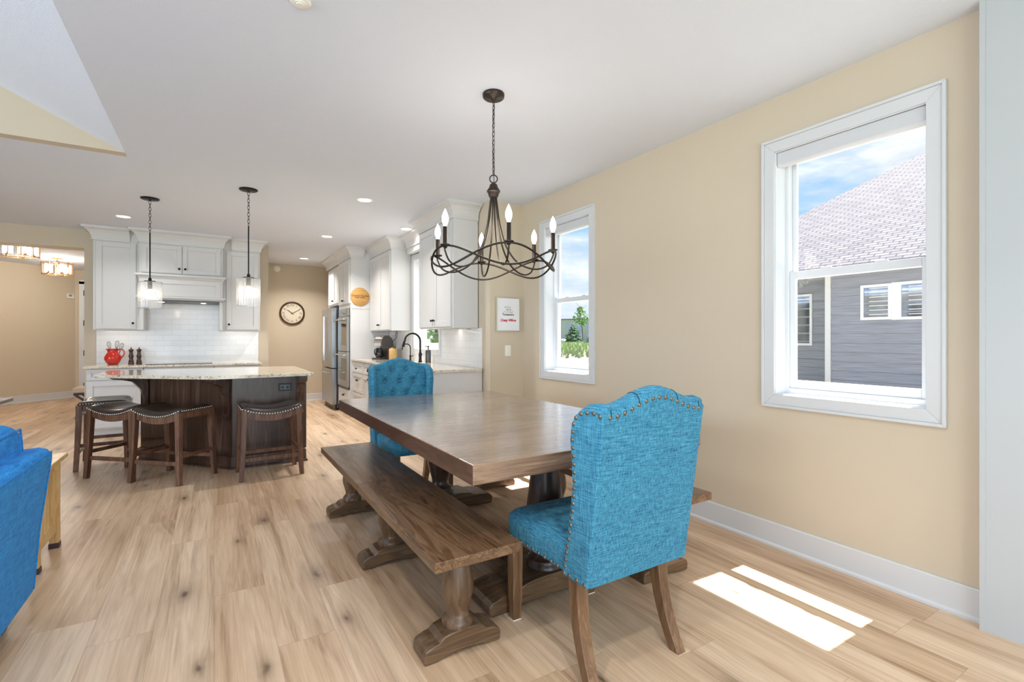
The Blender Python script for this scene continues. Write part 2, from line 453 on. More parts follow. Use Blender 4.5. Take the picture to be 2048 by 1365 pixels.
def tile_mat():
    m = bpy.data.materials.new('subway_tile'); m.use_nodes = True; g = N(m.node_tree)
    out = g.n('ShaderNodeOutputMaterial'); b = g.n('ShaderNodeBsdfPrincipled'); g.l(b.outputs[0], out.inputs[0])
    tc_ = g.n('ShaderNodeTexCoord'); s = g.n('ShaderNodeSeparateXYZ'); g.l(tc_.outputs['Object'], s.inputs[0])
    cx = g.n('ShaderNodeCombineXYZ'); g.l(g.math('ADD', s.outputs[0], s.outputs[1]), cx.inputs[0]); g.l(s.outputs[2], cx.inputs[1])
    br = g.n('ShaderNodeTexBrick'); g.l(cx.outputs[0], br.inputs['Vector'])
    br.inputs['Scale'].default_value = 1; br.inputs['Brick Width'].default_value = .203; br.inputs['Row Height'].default_value = .0775
    br.inputs['Mortar Size'].default_value = .0016; br.inputs['Mortar Smooth'].default_value = .4; br.inputs['Bias'].default_value = -.5
    br.inputs['Color1'].default_value = (*srgb(236, 236, 236), 1); br.inputs['Color2'].default_value = (*srgb(230, 231, 231), 1)
    br.inputs['Mortar'].default_value = (*srgb(208, 208, 206), 1)
    g.l(br.outputs['Color'], b.inputs['Base Color']); b.inputs['Roughness'].default_value = .1
    wv = g.noise(tc_.outputs['Object'], 9, 2)
    g.l(g.bump(g.math('SUBTRACT', g.math('MULTIPLY', wv, .7), br.outputs['Fac']), .25, .002), b.inputs['Normal']); MATS['subway_tile'] = m
tile_mat()

def glass_mats():
    # thin window glazing: clear with a fresnel sheen
    m = bpy.data.materials.new('window_glazing'); m.use_nodes = True; g = N(m.node_tree)
    out = g.n('ShaderNodeOutputMaterial'); t = g.n('ShaderNodeBsdfTransparent'); t.inputs[0].default_value = (.98, .985, .985, 1)
    gl = g.n('ShaderNodeBsdfGlossy'); gl.inputs['Roughness'].default_value = .01
    lwg = g.n('ShaderNodeLayerWeight'); lwg.inputs[0].default_value = .5
    mxs = g.n('ShaderNodeMixShader'); g.l(g.math('ADD', g.math('MULTIPLY', g.math('POWER', lwg.outputs['Facing'], 4.0), .5), .015), mxs.inputs[0]); g.l(t.outputs[0], mxs.inputs[1]); g.l(gl.outputs[0], mxs.inputs[2]); g.l(mxs.outputs[0], out.inputs[0])
    MATS['window_glazing'] = m
    # ribbed lamp glass
    m = bpy.data.materials.new('ribbed_glass'); m.use_nodes = True; g = N(m.node_tree)
    out = g.n('ShaderNodeOutputMaterial'); t = g.n('ShaderNodeBsdfTransparent'); t.inputs[0].default_value = (.93, .94, .95, 1)
    gl = g.n('ShaderNodeBsdfGlossy'); gl.inputs['Roughness'].default_value = .08
    lw = g.n('ShaderNodeLayerWeight'); lw.inputs[0].default_value = .35
    mxs = g.n('ShaderNodeMixShader')
    g.l(g.math('MINIMUM', g.math('ADD', g.math('MULTIPLY', lw.outputs['Facing'], .55), .07), 1.0), mxs.inputs[0]); g.l(t.outputs[0], mxs.inputs[1]); g.l(gl.outputs[0], mxs.inputs[2])
    tl = g.n('ShaderNodeBsdfTranslucent'); tl.inputs[0].default_value = (.95, .96, .97, 1); m2_ = g.n('ShaderNodeMixShader'); m2_.inputs[0].default_value = .13
    g.l(mxs.outputs[0], m2_.inputs[1]); g.l(tl.outputs[0], m2_.inputs[2]); g.l(m2_.outputs[0], out.inputs[0])
    MATS['ribbed_glass'] = m
glass_mats()

def siding_mat():
    m = bpy.data.materials.new('lap_siding'); m.use_nodes = True; g = N(m.node_tree)
    out = g.n('ShaderNodeOutputMaterial'); b = g.n('ShaderNodeBsdfPrincipled'); g.l(b.outputs[0], out.inputs[0])
    n1 = g.noise(g.coords((2, 2, 60)), 1, 3)
    c = g.ramp(n1, [(.3, srgb(134, 137, 148)), (.7, srgb(158, 162, 174))])
    g.l(c, b.inputs['Base Color']); b.inputs['Roughness'].default_value = .8; MATS['lap_siding'] = m
siding_mat()
def shingle_mat():
    m = bpy.data.materials.new('roof_shingles'); m.use_nodes = True; g = N(m.node_tree)
    out = g.n('ShaderNodeOutputMaterial'); b = g.n('ShaderNodeBsdfPrincipled'); g.l(b.outputs[0], out.inputs[0])
    tc_ = g.n('ShaderNodeTexCoord'); s = g.n('ShaderNodeSeparateXYZ'); g.l(tc_.outputs['Object'], s.inputs[0])
    cx = g.n('ShaderNodeCombineXYZ'); g.l(s.outputs[1], cx.inputs[0]); g.l(g.math('MULTIPLY', s.outputs[0], 1.18), cx.inputs[1])
    br = g.n('ShaderNodeTexBrick'); g.l(cx.outputs[0], br.inputs['Vector'])
    br.inputs['Scale'].default_value = 1; br.inputs['Brick Width'].default_value = .26; br.inputs['Row Height'].default_value = .115
    br.inputs['Mortar Size'].default_value = .015; br.inputs['Bias'].default_value = 0
    br.inputs['Color1'].default_value = (*srgb(104, 101, 108), 1); br.inputs['Color2'].default_value = (*srgb(84, 81, 89), 1)
    br.inputs['Mortar'].default_value = (*srgb(44, 42, 50), 1)
    g.l(br.outputs['Color'], b.inputs['Base Color']); b.inputs['Roughness'].default_value = .9; MATS['roof_shingles'] = m
shingle_mat()
def leaf_mat(name, lo, hi):
    m = bpy.data.materials.new(name); m.use_nodes = True; g = N(m.node_tree)
    out = g.n('ShaderNodeOutputMaterial'); b = g.n('ShaderNodeBsdfPrincipled'); g.l(b.outputs[0], out.inputs[0])
    c = g.ramp(g.noise(g.coords(), 3.5, 4, .7), [(.35, lo), (.65, hi)])
    g.l(c, b.inputs['Base Color']); b.inputs['Roughness'].default_value = .8; MATS[name] = m
leaf_mat('spruce_needles', srgb(60, 88, 70), srgb(98, 128, 96))
leaf_mat('green_leaves', srgb(62, 108, 48), srgb(134, 176, 92))
leaf_mat('mown_lawn', srgb(84, 98, 52), srgb(108, 122, 68))
leaf_mat('grass', srgb(134, 152, 100), srgb(176, 190, 138))
def mirrory(name, tint):
    m = bpy.data.materials.new(name); m.use_nodes = True; g = N(m.node_tree)
    out = g.n('ShaderNodeOutputMaterial'); b = g.n('ShaderNodeBsdfPrincipled'); g.l(b.outputs[0], out.inputs[0])
    c = g.ramp(g.noise(g.coords((1, 3, 2)), 1.5, 3), [(.3, tint), (.7, tuple(x*.6 for x in tint))])
    g.l(c, b.inputs['Base Color']); b.inputs['Roughness'].default_value = .05; b.inputs['Metallic'].default_value = .85; MATS[name] = m
mirrory('reflective_glass', srgb(178, 192, 218))

# ------------------------------------------------------------------ room shell
CZ = 2.743
WX = 2.925; KX = 2.51            # dining window wall, kitchen window wall
def wall_x(x0, x1, y0, y1, z0, z1, holes):
    mb = MB(); ys = y0
    for (ya, yb, za, zb) in sorted(holes):
        if ya > ys: mb.box((x0, ys, z0), (x1, ya, z1))
        mb.box((x0, ya, z0), (x1, yb, za)); mb.box((x0, ya, zb), (x1, yb, z1)); ys = yb
    mb.box((x0, ys, z0), (x1, y1, z1)); return mb
WIN1 = (.95, 1.69, .93, 2.405); WIN2 = (3.41, 4.11, .935, 2.405); WIN3 = (5.905, 6.83, 1.12, 2.41)
struct('floor', MB().box((-6.75, -3.15, -.12), (3.1, 14.2, 0)), 'oak_plank_floor')
struct('wall_right', wall_x(WX, 3.10, -3.15, 4.54, 0, CZ, [WIN1, WIN2]), 'wall_paint')
struct('wall_corner_return', MB().box((KX, 4.54, 0), (3.10, 4.66, CZ)), 'wall_paint')
struct('wall_kitchen', wall_x(KX, KX+.175, 4.66, 10.75, 0, CZ, [WIN3]), 'wall_paint')
mb = MB(); mb.box((-1.5, 8.65, 0), (.741, 8.95, CZ)); mb.box((-4.5, 8.65, 2.495), (-1.5, 8.95, CZ)); mb.box((-6.6, 8.65, 0), (-4.5, 8.95, CZ))
mb.box((.56, 8.95, 0), (.741, 10.6, CZ)); struct('wall_range', mb, 'wall_paint')
struct('wall_hall_end', MB().box((.56, 10.6, 0), (KX+.175, 10.75, CZ)), 'wall_paint')
mb = MB(); mb.box((-1.45, 8.95, 0), (-1.3, 13.9, CZ)); mb.box((-2.62, 13.85, 0), (-1.3, 14.0, CZ))
d = .12
mb.prism([(-2.55, 13.85), (-2.6, 14.0), (-5.36, 11.26), (-5.2, 11.2)], 0, CZ)
mb.box((-5.36, 8.95, 0), (-5.2, 11.3, CZ)); struct('wall_entry', mb, 'wall_paint')
VX = -.6; VY = 4.889; RS = .48; RX = -3.6
mb = MB(); mb.box((VX, -3.15, CZ), (3.1, 8.95, CZ+.12)); mb.box((-6.75, VY+.1, CZ), (VX, 8.95, CZ+.12)); mb.box((-6.75, 8.95, CZ), (3.1, 14.2, CZ+.12))
struct('ceiling', mb, 'ceiling_paint')
rz = CZ+RS*(VX-RX)
mb = MB()
for (xa, za, xb, zb) in ((VX, CZ, RX, rz), (RX, rz, -6.75, CZ)):
    mb.prism([(xa, za), (xb, zb), (xb, zb+.12), (xa, za+.12)], -3.15, VY+.12, 'y')
struct('ceiling_vault', mb, 'ceiling_paint')
struct('wall_gable', MB().prism([(VX, CZ), (RX, rz), (-6.75, CZ)], VY, VY+.1, 'y'), 'wall_paint')
mb = wall_x(-6.75, -6.6, -3.15, 8.65, 0, CZ, [(-1.6, 3.9, .5, 2.45)]); struct('wall_left', mb, 'wall_paint')
mb = MB(); mb.box((-6.6, -3.15, 0), (-2.2, -3.0, CZ)); mb.box((2.5, -3.15, 0), (WX, -3.0, CZ)); mb.box((-2.2, -3.15, 2.4), (2.5, -3.0, CZ))
mb.prism([(VX, CZ), (RX, rz), (-6.75, CZ)], -3.15, -3.05, 'y'); struct('wall_rear', mb, 'wall_paint')

# white cased jamb at the right edge of the view
mb = MB(); mb.box((2.85, -2.9, 0), (WX, .741, CZ)); mb.box((2.844, .722, 0), (2.852, .741, CZ)); struct('trim_1', mb, 'jamb_paint')

def baseboard(name, path, h=.145):
    prof = [(0, 0), (.026, 0), (.026, .012), (.016, .022), (.014, h-.006), (.010, h), (0, h)]
    return struct(name, MB().sweep(path, prof), 'trim_paint')
baseboard('baseboard_right', [(2.51, 4.66), (2.51, 4.54), (WX, 4.54), (WX, .742)])
baseboard('baseboard_hall', [(.742, 10.6), (KX, 10.6)])
baseboard('baseboard_entry', [(-5.2, 11.2), (-2.55, 13.85), (-2.5, 13.85)])
baseboard('baseboard_range', [(.6, 8.65), (.741, 8.65), (.741, 9.0)])

# double hung windows with flat casing, deep jamb, roller cassette
def make_window(name, xw, hole, wall_t, cassette=True, flip=False):
    ya, yb, za, zb = hole; c = .078
    mb = MB()
    xo = xw+wall_t
    t = .004
    # jamb liner
    for (y0, y1, z0, z1) in ((ya-.001, ya+t, za, zb), (yb-t, yb+.001, za, zb), (ya, yb, zb-t, zb+.001), (ya, yb, za-.001, za+t)):
        mb.box((xw-.004, y0, z0), (xo-.07, y1, z1))
    fr = .024
    for (y0, y1, z0, z1) in ((ya, ya+fr, za, zb), (yb-fr, yb, za, zb), (ya+fr, yb-fr, zb-fr, zb), (ya+fr, yb-fr, za, za+fr+.01)):
        mb.box((xo-.075, y0, z0), (xo+.01, y1, z1))
    root = struct(name, mb, 'vinyl_white', bevel=.002)
    # casing, mitred, stepped
    cs = MB()
    for k, (i0, i1, dx) in enumerate(((0, c-.016, .016), (c-.016, c, .024))):
        o0 = [(ya-i0, za-i0), (yb+i0, za-i0), (yb+i0, zb+i0), (ya-i0, zb+i0)]; o1 = [(ya-i1, za-i1), (yb+i1, za-i1), (yb+i1, zb+i1), (ya-i1, zb+i1)]
        for i in range(4):
            j = (i+1) % 4
            q = [o0[i], o0[j], o1[j], o1[i]]
            cs.hexa([(xw-dx, y, z) for (y, z) in q]+[(xw, y, z) for (y, z) in q])
    cs.build('casing', 'trim_paint', root, bevel=.0025)
    y0, y1 = ya+fr, yb-fr; zm = za+(zb-za)*.485
    def sash(nm, x0, x1, z0, z1, st, rt, rb):
        m = MB(); m.box((x0, y0, z0), (x1, y0+st, z1)); m.box((x0, y1-st, z0), (x1, y1, z1)); m.box((x0, y0+st, z1-rt), (x1, y1-st, z1)); m.box((x0, y0+st, z0), (x1, y1-st, z0+rb))
        o_ = m.build(nm, 'vinyl_white', root, bevel=.003)
        MB().box(((x0+x1)/2-.002, y0+st-.004, z0+rb-.004), ((x0+x1)/2+.002, y1-st+.004, z1-rt+.004)).build('pane', 'window_glazing', o_)
        return o_
    sash('upper_sash', xo-.030, xo-.004, zm-.01, zb-fr, .024, .03, .036)
    lo = sash('lower_sash', xo-.062, xo-.034, za+fr+.01, zm+.036, .034, .046, .05)
    lk = MB()
    for yy in (y0+(y1-y0)*.3, y0+(y1-y0)*.7): lk.box((xo-.066, yy-.03, zm+.034), (xo-.05, yy+.03, zm+.044))
    lk.build('sash_lock', 'vinyl_white', lo, bevel=.003)
    if cassette:
        cb = MB().prism([(xw+.005, zb-.006), (xw+.065, zb-.006), (xw+.065, zb-.085), (xw+.02, zb-.092), (xw+.005, zb-.08)], ya+.006, yb-.006, 'y')
        cb.build('blind_cassette', 'blind_cassette', root, bevel=.004)
    return root
make_window('window_1', WX, WIN1, .175)
make_window('window_2', WX, WIN2, .175)
make_window('window_3', KX, WIN3, .175, cassette=False)
# windows behind and beside the camera
def big_window(name, axis, p, a, b, z0, z1, n):
    mb = MB()
    def bx(u0, u1, za, zb, t=.05):
        if axis == 'y': mb.box((u0, p-t, za), (u1, p+t, zb))
        else: mb.box((p-t, u0, za), (p+t, u1, zb))
    bx(a, a+.06, z0, z1); bx(b-.06, b, z0, z1); bx(a, b, z1-.06, z1); bx(a, b, z0, z0+.06)
    for i in range(1, n): u = a+(b-a)*i/n; bx(u-.04, u+.04, z0, z1)
    r = struct(name, mb, 'vinyl_white')
    m2 = MB()
    if axis == 'y': m2.box((a, p-.003, z0), (b, p+.003, z1))
    else: m2.box((p-.003, a, z0), (p+.003, b, z1))
    m2.build('pane', 'window_glazing', r)
big_window('window_4', 'y', -3.08, -2.2, 2.5, 0, 2.4, 3)
big_window('window_5', 'x', -6.68, -1.6, 3.9, .5, 2.45, 4)

# entry door behind the opening: white slab in a casing with black hinges
mb = MB(); mb.box((-2.48, 13.80, 0), (-2.39, 13.85, 2.5)); mb.box((-2.48, 13.80, 2.44), (-1.45, 13.85, 2.53))
dr = struct('door_1', mb, 'trim_paint', bevel=.003)
MB().box((-2.39, 13.82, .01), (-1.46, 13.85, 2.44)).build('door_slab', 'trim_paint', dr)
for z in (.25, .95, 1.6, 2.25):
    MB().box((-2.405, 13.785, z-.06), (-2.375, 13.82, z+.06)).build('hinge', 'black_metal', dr)

# ------------------------------------------------------------------ outdoors
gr = MB().box((3.1, -40, -.45), (260, 320, -.35)); gr.box((-60, -40, -.45), (3.1, -3.2, -.35)); struct('ground_lawn', gr, 'mown_lawn')
gr = MB().prism([(12, 18), (20, 25), (60, 78), (52, 84), (16, 34), (8, 24)], -.349, -.33)
struct('ground_bounce_strip', MB().box((3.1, -12, -.349), (11, 9.5, -.33)), 'concrete')  # unseen pale strip added to bounce neutral light onto the neighbor's siding
struct('ground_drive', MB().prism([(14.0, 19.5), (40, 19.5+26*.62), (40, 30+26*.62+1), (9, 21)], -.349, -.335), 'drive_concrete')

nh = thing('neighbor_house', 'grey lap sided house with shingled hip roof outside the near window', 'house', (11, 3, -.35), world=True)
def siding(mb, x, y0, y1, z0, z1, exp_=.19, thick=.022):
    z = z0
    while z < z1:
        zt = min(z+exp_, z1)
        mb.hexa([(x-thick-.004, y0, z+.012), (x, y0, z+.012), (x, y1, z+.012), (x-thick-.004, y1, z+.012), (x-.003, y0, zt), (x, y0, zt), (x, y1, zt), (x-.003, y1, zt)]); z = zt
    return mb
# house body with holes implied: siding skin with solid wall behind
mb = siding(MB(), 11, -6, 5.17, -.35, 2.62); mb.box((11, -6, -.35), (11.2, 5.17, 2.62)); part('siding_wall', mb, 'lap_siding', nh)
mb = siding(MB(), 11.8, 5.17, 8.6, -.35, 2.66); mb.box((11.8, 5.1, -.35), (12, 8.6, 2.66)); part('recessed_wall', mb, 'lap_siding', nh)
part('corner_board', MB().box((10.965, 5.17, -.35), (11.8, 5.28, 2.62)), 'trim_paint', nh)
part('soffit', MB().box((10.55, -6, 2.60), (12.0, 8.7, 2.66)), 'trim_paint', nh)
part('gutter', MB().sweep([(10.55, 8.7), (10.55, -6)], [(0, 2.6), (-.09, 2.62), (-.11, 2.72), (0, 2.72)]), 'trim_paint', nh)
s_ = .62; z0r = 2.70
def rp(x, y): return (x, y, z0r+s_*(x-10.5))
# west roof plane with its hip running up and away, plus the north plane behind it
hip = [(10.5, 9.36), (17.5, 4.4)]
rt = [rp(10.5, -6), rp(10.5, 9.36), rp(17.5, 4.42), rp(17.5, -6)]
mb = MB().add(rt+[(a, b, c-.12) for a, b, c in rt], [(0, 1, 2, 3), (7, 6, 5, 4), (0, 4, 5, 1), (1, 5, 6, 2), (2, 6, 7, 3), (3, 7, 4, 0)])
a_, b_, c_ = rt[1], rt[2], (24.5, 9.36, z0r)
mb.add([a_, b_, c_], [(0, 1, 2)]); mb.add([rt[3], rt[2], (24.5, 9.36, z0r), (24.5, -6, z0r)], [(0, 1, 2, 3)])
part('roof', mb, 'roof_shingles', nh)
def house_window(y0, y1, z0, z1, x, blinds=True):
    f = .055; mb = MB()
    for (a, b, c, d_) in ((y0, y0+f, z0, z1), (y1-f, y1, z0, z1), (y0+f, y1-f, z1-f, z1), (y0+f, y1-f, z0, z0+f)): mb.box((x-.045, a, c), (x, b, d_))
    w_ = part('window_frame', mb, 'vinyl_white', nh, bevel=.004)
    part('pane', MB().box((x-.022, y0+f, z0+f), (x-.017, y1-f, z1-f)), 'reflective_glass', w_)
    if blinds:
        bl = MB(); z = z0+f+.04
        while z < z1-f: bl.box((x-.030, y0+f, z), (x-.024, y0+(y1-y0)*.72, z+.018)); z += .085
        part('blind', bl, 'blind_cassette', w_)
house_window(4.10, 4.62, 1.63, 2.32, 11); house_window(3.42, 4.0, 1.62, 2.33, 11)
part('window_frame', MB().box((10.96, 4.0, 1.62), (11, 4.1, 2.33)), 'vinyl_white', nh)
house_window(5.94, 6.6, 1.1, 2.3, 11.8, False)

def spruce(name, x, y, h, r, label, group=None):
    t = thing(name, label, 'tree', (x, y, -.35), group=group)
    MB().lathe([(h*.012, 0), (h*.004, h*.95)], seg=7).build('trunk', 'bark', t)
    mb = MB(); rnd = random.Random(int(x*7+y))
    n = int(22)
    for i in range(n):
        zz = h*(.06+.92*i/n); rr = r*(1-i/n)**.8+.05
        for k in range(13):
            a = rnd.random()*6.28; L = rr*(.75+.45*rnd.random()); w_ = L*.26
            z1 = zz-L*.12*rnd.random()
            ca, sa = cos(a), sin(a)
            mb.add([(0, 0, zz+h*.05), (ca*L*.6-sa*w_, sa*L*.6+ca*w_, z1+.02*h), (ca*L, sa*L, z1), (ca*L*.6+sa*w_, sa*L*.6-ca*w_, z1+.02*h), (ca*L*.6, sa*L*.6, zz-L*.25)],
                   [(0, 1, 2), (0, 2, 3), (0, 4, 1), (0, 3, 4), (1, 4, 2), (2, 4, 3)])
    mb.build('foliage', 'spruce_needles', t); return t
def leafy(name, x, y, h, r, label, cat='tree', trunk=True, dens=420, lean=0, lo=.35, lsz=1.0):
    t = thing(name, label, cat, (x, y, -.35))
    rnd = random.Random(int(x*5+y*3))
    tm = MB(); tm.tube([(0, 0, 0), (lean*.3, 0, h*.4), (lean, 0, h*.85)], [h*.018, h*.012, h*.004], 7)
    for k in range(7):
        a = k*2.4; z = h*(lo+.08*k); tm.tube([(lean*z/h, 0, z), (lean*z/h+cos(a)*r*.6, sin(a)*r*.6, z+h*.14)], [h*.006, h*.002], 5)
    tm.build('trunk', 'bark', t)
    mb = MB()
    for i in range(dens):
        a = rnd.random()*6.28; u = rnd.random()**.5; zz = h*(lo+(1-lo)*rnd.random()); q = 1-abs((zz/h-lo-(1-lo)*.45)/(1-lo))*1.5
        rr = r*max(.15, q)*u
        c = Vector((lean*zz/h+cos(a)*rr, sin(a)*rr, zz)); s_2 = h*.035*lsz*(.6+.8*rnd.random())
        M = Matrix.Rotation(rnd.random()*6.28, 3, Vector((rnd.random()-.5, rnd.random()-.5, rnd.random()-.5)).normalized())
        pts = [c+M @ Vector(p)*s_2 for p in ((-1, 0, 0), (0, -.6, .2), (1, 0, 0), (0, .6, .2))]
        mb.add(pts, [(0, 1, 2, 3)])
    mb.build('foliage', 'green_leaves', t); return t
spruce('spruce_tree', 76.5, 95.5, 5.4, 2.9, 'dark green spruce centred in the lower pane of the far dining window')
spruce('spruce_tree', 73, 84.0, 3.6, 2.4, 'smaller spruce cut off by the right side of the far dining window')
leafy('young_deciduous_tree', 80.5, 96.5, 9.6, 2.4, 'slim leafy young tree with bare leaning trunk beyond the spruces', lean=-.9, lo=.5, dens=260)
leafy('leafy_tree', 6.6, 15.8, 4.6, 2.6, 'bushy green tree outside the kitchen sink window', lo=.04, dens=1500, lsz=1.1)
struct('ground_verge', MB().box((3.1, 9.6, -.349), (24, 19, -.34)), 'mown_lawn')
mb = MB(); rnd = random.Random(3)
for i in range(5200):
    t_ = rnd.random(); q = rnd.random()
    x_ = 30+62*t_+rnd.uniform(-9, 9); y_ = 38+80*t_+rnd.uniform(-9, 9)
    if x_ < 12: continue
    hgt = .5+.5*rnd.random(); a = rnd.random()*3.14; dx, dy = cos(a)*.16, sin(a)*.16
    mb.add([(x_-dx, y_-dy, -.36), (x_+dx, y_+dy, -.36), (x_+rnd.uniform(-.3, .3), y_+rnd.uniform(-.3, .3), -.36+hgt)], [(0, 1, 2)])
tag(mb.build('meadow_grass', 'grass', None), 'tall pale green grass beyond the drive', 'grass', kind='stuff')
bd = thing('apartment_building', 'flat roofed white and grey building far beyond the trees', 'building', (122, 150, -.35), radians(-50), world=False)
MB().box((-26, 0, 0), (-6, 9, 8.8)).build('grey_wing', 'stucco_grey', bd)
MB().box((-6, -1.5, 0), (16, 9, 8.9)).build('white_wing', 'stucco_white', bd)
MB().box((-26.3, -1.8, 8.9), (16.3, 9.2, 9.25)).build('parapet', 'steel_dark', bd)
for k in range(5):
    for z in (1.6, 5.0):
        fw = MB().box((-3.6+4.0*k, -1.56, z), (-1.6+4.0*k, -1.48, z+2.0)).build('window', 'reflective_glass', bd)
for i, (x_, y_) in enumerate(((86, 114), (90.5, 118.5))):
    cr = thing('parked_car', ('white car parked left of the spruce outside the far window', 'pale car parked behind the young tree outside')[i], 'car', (x_, y_, -.35), radians(-50))
    MB().prism([(-2.2, .35), (2.2, .35), (2.25, .85), (1.3, .98), (.75, 1.42), (-1.1, 1.45), (-1.8, .98), (-2.25, .9)], -.85, .85, 'y').build('body', 'stucco_white', cr, bevel=.06)
    for sx_ in (-1.35, 1.35):
        for sy_ in (-.8, .8):
            MB().lathe([(.33, -.1), (.33, .1)], (sx_, sy_, .33), 16, Matrix.Rotation(pi/2, 3, 'X')).build('wheel', 'rubber', cr)

# ------------------------------------------------------------------ dining table
TZ = .80
tb = thing('dining_table', 'large rectangular dark wood dining table on two turned pedestals', 'table', (1.465, 2.73, 0), world=True)
TX0, TX1, TY0, TY1 = .818, 2.112, 1.61, 3.865
part('tabletop', MB().box((TX0, TY0, TZ-.077), (TX1, TY1, TZ)), 'table_wood', tb, bevel=.003)
for xa in (TX0-.002, TX1-.001): part('edge_board', MB().box((xa, TY0+.002, TZ-.076), (xa+.003, TY1-.002, TZ-.003)), 'table_edge_wood', tb)
part('under_frame', MB().box((1.1, 1.8, TZ-.1), (1.83, 3.66, TZ-.077)), 'mid_turned_wood', tb)
PED = [(.098, 0), (.098, .022), (.088, .03), (.088, .046), (.070, .058), (.060, .085), (.062, .11), (.078, .165), (.093, .235), (.096, .27), (.092, .33), (.083, .41), (.074, .49), (.070, .545), (.074, .565), (.092, .585), (.10, .60)]
def foot_profile(L, h, e):
    """side outline of a trestle foot: scrolled ends, s-curve shoulders, arched underside"""
    up = [(-L, e*.35), (-L*.995, e*.8), (-L*.95, e*1.12), (-L*.86, e*1.25), (-L*.74, e*1.4), (-L*.62, e+(h-e)*.45), (-L*.5, e+(h-e)*.8), (-L*.36, h*.97), (-L*.2, h), (0, h)]
    up = up+[(-x, z) for x, z in reversed(up[:-1])]
    dn = [(L*.97, 0), (L*.66, 0), (L*.5, h*.1), (L*.25, h*.16), (0, h*.18), (-L*.25, h*.16), (-L*.5, h*.1), (-L*.66, 0), (-L*.97, 0)]
    return up+dn
for py_ in (2.04, 3.40):
    ft = part('trestle_foot', MB().prism([(1.45+x, z) for x, z in foot_profile(.39, .118, .06)], py_-.115, py_+.115, 'y', smooth=False), 'foot_wood', tb, bevel=.006)
    k = (TZ-.1-.112)/.60
    part('pedestal', MB().lathe([(r_, .112+z*k) for r_, z in PED], (1.45, py_, 0), 40), 'dark_turned_wood', tb)
part('stretcher', MB().box((1.395, 2.15, .012), (1.505, 3.29, .085)), 'foot_wood', tb, bevel=.004)

# ------------------------------------------------------------------ benches
def make_bench(x0, x1, y0, y1, label):
    cx, cy = (x0+x1)/2, (y0+y1)/2
    t = thing('bench', label, 'bench', (cx, cy, 0), group='matching pedestal benches at the dining table')
    hw, L = (x1-x0)/2, (y1-y0)/2; st = .42
    MB().box((-hw, -L, st), (hw, .02, .46)).build('seat_board', 'bench_wood', t, bevel=.004)
    MB().box((-hw, .0215, st), (hw, L, .46)).build('seat_board', 'bench_wood', t, bevel=.004)
    MB().box((-hw*.45, -L+.1, st-.02), (hw*.45, L-.1, st)).build('under_rail', 'foot_wood', t)
    for yy in (-.89, 0.02, .91):
        MB().prism([(x, z) for x, z in foot_profile(hw*.93, .098, .048)], yy-.062, yy+.062, 'y').build('trestle_foot', 'foot_wood', t, bevel=.005)
        pf = [(.064, .094), (.066, .108), (.062, .120), (.049, .132), (.045, .148), (.053, .18), (.065, .22), (.067, .245), (.063, .29), (.051, .35), (.041, .39), (.041, .402)]
        MB().lathe(pf, (0, yy, 0), 32).build('pedestal', 'turned_wood', t)
    return t
make_bench(.677, 1.045, 1.632, 3.82, 'long dark wood bench along the left side of the dining table, fully in view')
make_bench(1.87, 2.236, 1.632, 3.82, 'dark wood bench tucked under the table beside the window wall, mostly hidden')

